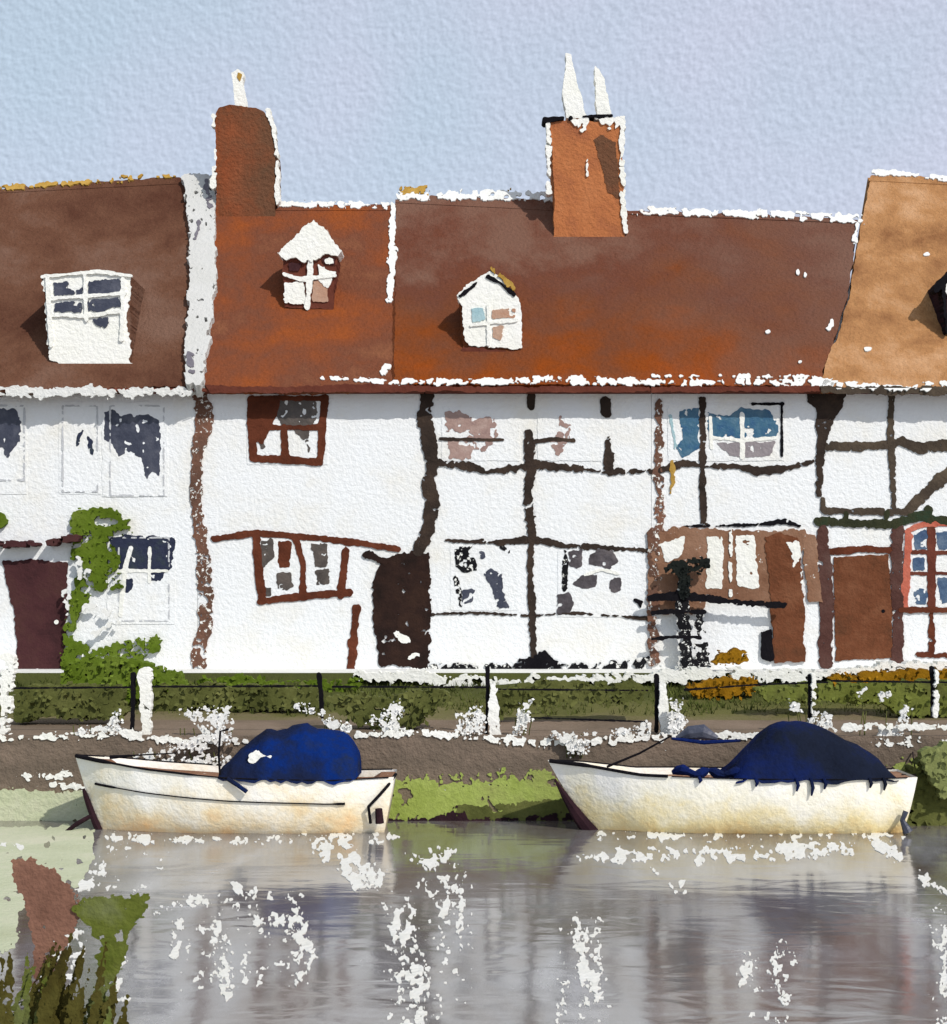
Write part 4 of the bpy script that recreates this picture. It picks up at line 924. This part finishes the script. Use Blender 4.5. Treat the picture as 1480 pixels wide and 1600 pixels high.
# left boat
yb1 = YB
xb, xs = xat(118, yb1), xat(618, yb1)
b1 = thing('rowing_boat', (xat(370, yb1), yb1, 0), 'cream boat with bright blue canopy and rope at its bow', 'boat', GB)
sheer = [(0, zat(1180, yb1)), (.1, zat(1190, yb1 - .35)), (.25, zat(1203, yb1 - .6)), (.5, zat(1216, yb1 - .72)), (.8, zat(1220, yb1 - .68)), (1, zat(1214, yb1 - .5))]
beam = [(0, .02), (.08, .25), (.2, .48), (.4, .68), (.6, .72), (.85, .64), (1, .50)]
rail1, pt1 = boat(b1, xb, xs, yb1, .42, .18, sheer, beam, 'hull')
mesh('gunwale', join(tube([rail1(t, -1, -.012, .0) for t in np.linspace(.005, .985, 40)], [.030 if t < .12 else (.016 if t < .4 else .010) for t in np.linspace(0, 1, 40)]), tube([rail1(t, 1, -.012, .0) for t in np.linspace(.005, .985, 40)], .014)), M['ink'], b1)
mesh('rubbing_strake', tube([pt1(t, .74 - .05 * t, -1, -.016) for t in np.linspace(.05, .86, 40)], [.018 if t < .1 or t > .95 else .009 for t in np.linspace(0, 1, 40)], 6), M['ink'], b1)
mesh('stem_band', tube([pt1(0.0, v, -1, -.012) + np.array((-.02, -.02, 0)) for v in np.linspace(.0, .66, 10)], [.05, .05, .05, .055, .05, .045, .045, .04, .035, .02]), M['maroon'], b1)  # dark stroke of shadow under the bow, built as a tube
canopy(b1, rail1, .47, .885, [(0, .12), (.1, .38), (.3, .64), (.6, .75), (.85, .66), (.95, .55), (1, .38)], 'tarp', 1)
lay('canopy_window', [P((386, 1180), (402, 1172), (410, 1178), (422, 1182), (414, 1192), (398, 1196), (388, 1190))], 'trim', b1, facing(YB - .58), .04, amp=4, depth=.2, label='small white window in the blue canopy')
mesh('canopy_frame', tube([rail1(.475, -1, .05, 0), rail1(.47, -1, .06, .3), rail1(.475, -1, .06, .62), rail1(.50, -1, .06, .66)], .016), M['ink'], b1)
mesh('foredeck_rope', tube([rail1(.12, -1, .1, .06), rail1(.2, -1, .2, .14), rail1(.33, -1, .25, .24)], [.03, .012, .008]), M['ink'], b1)
mesh('canopy_tie', tube([rail1(.50, -1, -.05, 0), rail1(.53, -1, -.06, -.08), rail1(.56, -1, -.06, -.17)], .03), M['tarp'], b1)
mesh('tiller', tube([rail1(1, -1, .2, .02) + np.array((.02, 0, 0)), rail1(.985, -1, 0, -.10), rail1(.96, -1, 0, -.22) + np.array((0, -.03, 0)), rail1(.92, -1, 0, -.38) + np.array((.02, -.04, 0)), rail1(.925, -1, 0, -.62) + np.array((.02, .06, 0))], .022), M['ink'], b1)
mesh('fender', tube([rail1(.955, -1, -.03, -.42), rail1(.958, -1, -.02, -.62)], [.05, .06], 9), M['maroon'], b1)
mesh('mooring_rope', tube([pt1(0, .35, -1) + np.array((-.03, -.04, 0)), pt1(0, .3, -1) + np.array((-.25, -.1, -.06)), pt1(0, .2, -1) + np.array((-.5, -.2, -.12)), pt1(0, .1, -1) + np.array((-.9, -.3, -.16))], [.03, .035, .02, .008]), M['maroon'], b1)
# right boat
yb2 = YB
xb, xs = xat(856, yb2), xat(1418, yb2)
b2 = thing('rowing_boat', (xat(1140, yb2), yb2, 0), 'cream boat with dark navy canopy and slanting boom over its foredeck', 'boat', GB)
sheer2 = [(0, zat(1188, yb2)), (.1, zat(1196, yb2 - .3)), (.25, zat(1212, yb2 - .6)), (.5, zat(1217, yb2 - .74)), (.8, zat(1218, yb2 - .7)), (1, zat(1214, yb2 - .5))]
beam2 = [(0, .02), (.08, .2), (.2, .44), (.4, .68), (.6, .75), (.85, .68), (1, .52)]
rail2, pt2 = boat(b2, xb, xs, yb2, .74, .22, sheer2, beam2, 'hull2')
mesh('gunwale', join(tube([rail2(t, -1, -.012, .0) for t in np.linspace(.005, .32, 18)], [.03 if t < .3 else .022 for t in np.linspace(0, 1, 18)]), tube([rail2(t, 1, -.012, .0) for t in np.linspace(.005, .985, 40)], .014), tube([rail2(t, -1, -.012, .0) for t in np.linspace(.33, .97, 30)], .008)), M['ink'], b2)
mesh('stem_band', tube([pt2(0.0, v, -1, -.012) + np.array((-.05, -.02, 0)) for v in np.linspace(.0, .8, 10)], [.10, .11, .11, .10, .09, .075, .06, .05, .03, .015]), M['maroon'], b2)  # thick dark tube: the shadow beside this bow, put in as a shape
for k, (t, h) in enumerate(((.40, .07), (.55, .10), (.66, .16), (.70, .22), (.735, .13), (.86, .12), (.90, .16))):
    mesh('canopy_tie', tube([rail2(t, -1, -.03, .02), rail2(t + .006, -1, -.035, -h * .5), rail2(t + .002, -1, -.03, -h)], [.022, .026, .012], 6), M['tarp2'], b2)
canopy(b2, rail2, .50, .945, [(0, .12), (.1, .36), (.2, .60), (.33, .78), (.45, .80), (.6, .68), (.8, .46), (.92, .26), (1, .06)], 'tarp2', 2)
mesh('folded_cover', join(tube([rail2(t, -1, .28 + .05 * math.sin(t * 60), .04 + .03 * math.sin(t * 90)) for t in np.linspace(.34, .52, 14)], [.03 + .05 * abs(math.sin(k * .9)) for k in range(14)], 8)), M['tarp2'], b2)
mesh('boom', tube([rail2(.16, -1, .10, .02), rail2(.25, -1, .2, .28), rail2(.335, -1, .22, .54)], [.018, .016, .012]), M['ink'], b2)
mesh('gaff', tube([rail2(.335, -1, .22, .50), rail2(.42, -1, .24, .46), rail2(.52, -1, .24, .50)], [.02, .03, .02]), M['tarp2'], b2)
mesh('sail_bag', tube([rail2(.35, -1, .3, .50), rail2(.385, -1, .3, .58), rail2(.42, -1, .3, .60), rail2(.46, -1, .3, .52)], [.03, .10, .11, .03], 9), M['slate'], b2)
mesh('rudder', tube([rail2(.965, -1, -.02, -.46), rail2(.955, -1, -.02, -.58), rail2(.97, -1, -.04, -.74)], [.04, .035, .07], 8), M['slate'], b2)
mesh('mooring_line', tube([rail2(.985, 0, 0, -.02), rail2(1.0, 0, 0, -.06) + np.array((.2, .3, 0)), np.array((rail2(1, 0)[0] + .3, QUAY_Y - .02, 1.0))], .012), M['rope'], b2)

# ------------------------------------------------------------------ on the water
def afloat(name, shapes, mat, amp, dry, grain, thick, cell=2.6):
    return tag(mesh(name, brush(shapes, WATERP, thick, cell=cell, amp=amp, dry=dry, grain=grain), M[mat], base=np.zeros(3)), kind='stuff')
afloat('duckweed', [P((-120, 1292), (60, 1290), (150, 1294), (146, 1335), (130, 1380), (90, 1392), (40, 1400), (20, 1480), (-120, 1520))], 'sage', 8, .06, 12, .003, 3)  # pale sage sheet laid over the water
sparkle = [K(10, (170, 1330), (160, 1370), (120, 1390)), K(12, (640, 1340, 10), (690, 1345, 44), (700, 1380, 14)), K(8, (695, 1400), (690, 1470)), K(8, (718, 1375), (722, 1500, 5)),
        K(26, (620, 1420, 16), (640, 1500, 50), (650, 1590, 40)), K(20, (900, 1440, 14), (920, 1490, 44), (925, 1560, 22)), K(8, (880, 1540), (885, 1600)),
        K(16, (370, 1385, 14), (400, 1392, 20)), K(9, (400, 1440), (460, 1440, 26), (480, 1480, 24), (470, 1530, 12)), K(12, (280, 1440), (275, 1490)), K(8, (340, 1440), (330, 1530)),
        K(26, (350, 1480), (355, 1560, 14)), K(10, (250, 1420), (320, 1400)), K(10, (1170, 1500, 14), (1160, 1540)), K(9, (1220, 1480, 14), (1210, 1520), (1230, 1590)),
        K(22, (910, 1340, 10), (1010, 1335, 20), (1120, 1336, 22), (1210, 1330, 26), (1330, 1326, 18)), K(14, (1370, 1320, 18), (1400, 1335, 24)), K(14, (1020, 1360), (1060, 1385)),
        K(12, (500, 1320, 20), (550, 1350, 50), (560, 1380, 20)), K(9, (1440, 1370), (1475, 1395)), K(7, (1478, 1450), (1476, 1600)),
        K(30, (60, 1520, 18), (110, 1470, 50), (100, 1540, 30)), K(9, (150, 1590), (200, 1560)), K(14, (190, 1480), (180, 1540)), K(8, (0, 1320), (35, 1325))]
sparkle += [K(9, (168, 1308), (240, 1312), (400, 1310), (500, 1308), (620, 1306)), K(9, (930, 1302), (1060, 1306), (1250, 1304), (1410, 1303)), K(40, (540, 1335), (585, 1370)), K(30, (690, 1352), (712, 1372))]
afloat('foam', [P((300, 1400), (480, 1390), (490, 1540), (280, 1550)), P((600, 1400), (740, 1340), (735, 1600), (600, 1600)), P((870, 1440), (950, 1430), (950, 1600), (870, 1600)), P((1180, 1490), (1250, 1460), (1240, 1600), (1170, 1600)), P((1450, 1420), (1500, 1400), (1500, 1600), (1450, 1600)), P((160, 1300), (300, 1310), (220, 1390), (130, 1390))], 'foam', 6, .92, 6, .0025, 1.9)
afloat('foam', sparkle, 'foam', 9, .46, 7, .006, 2.0)  # white flecks laid on the water as its painted sparkle
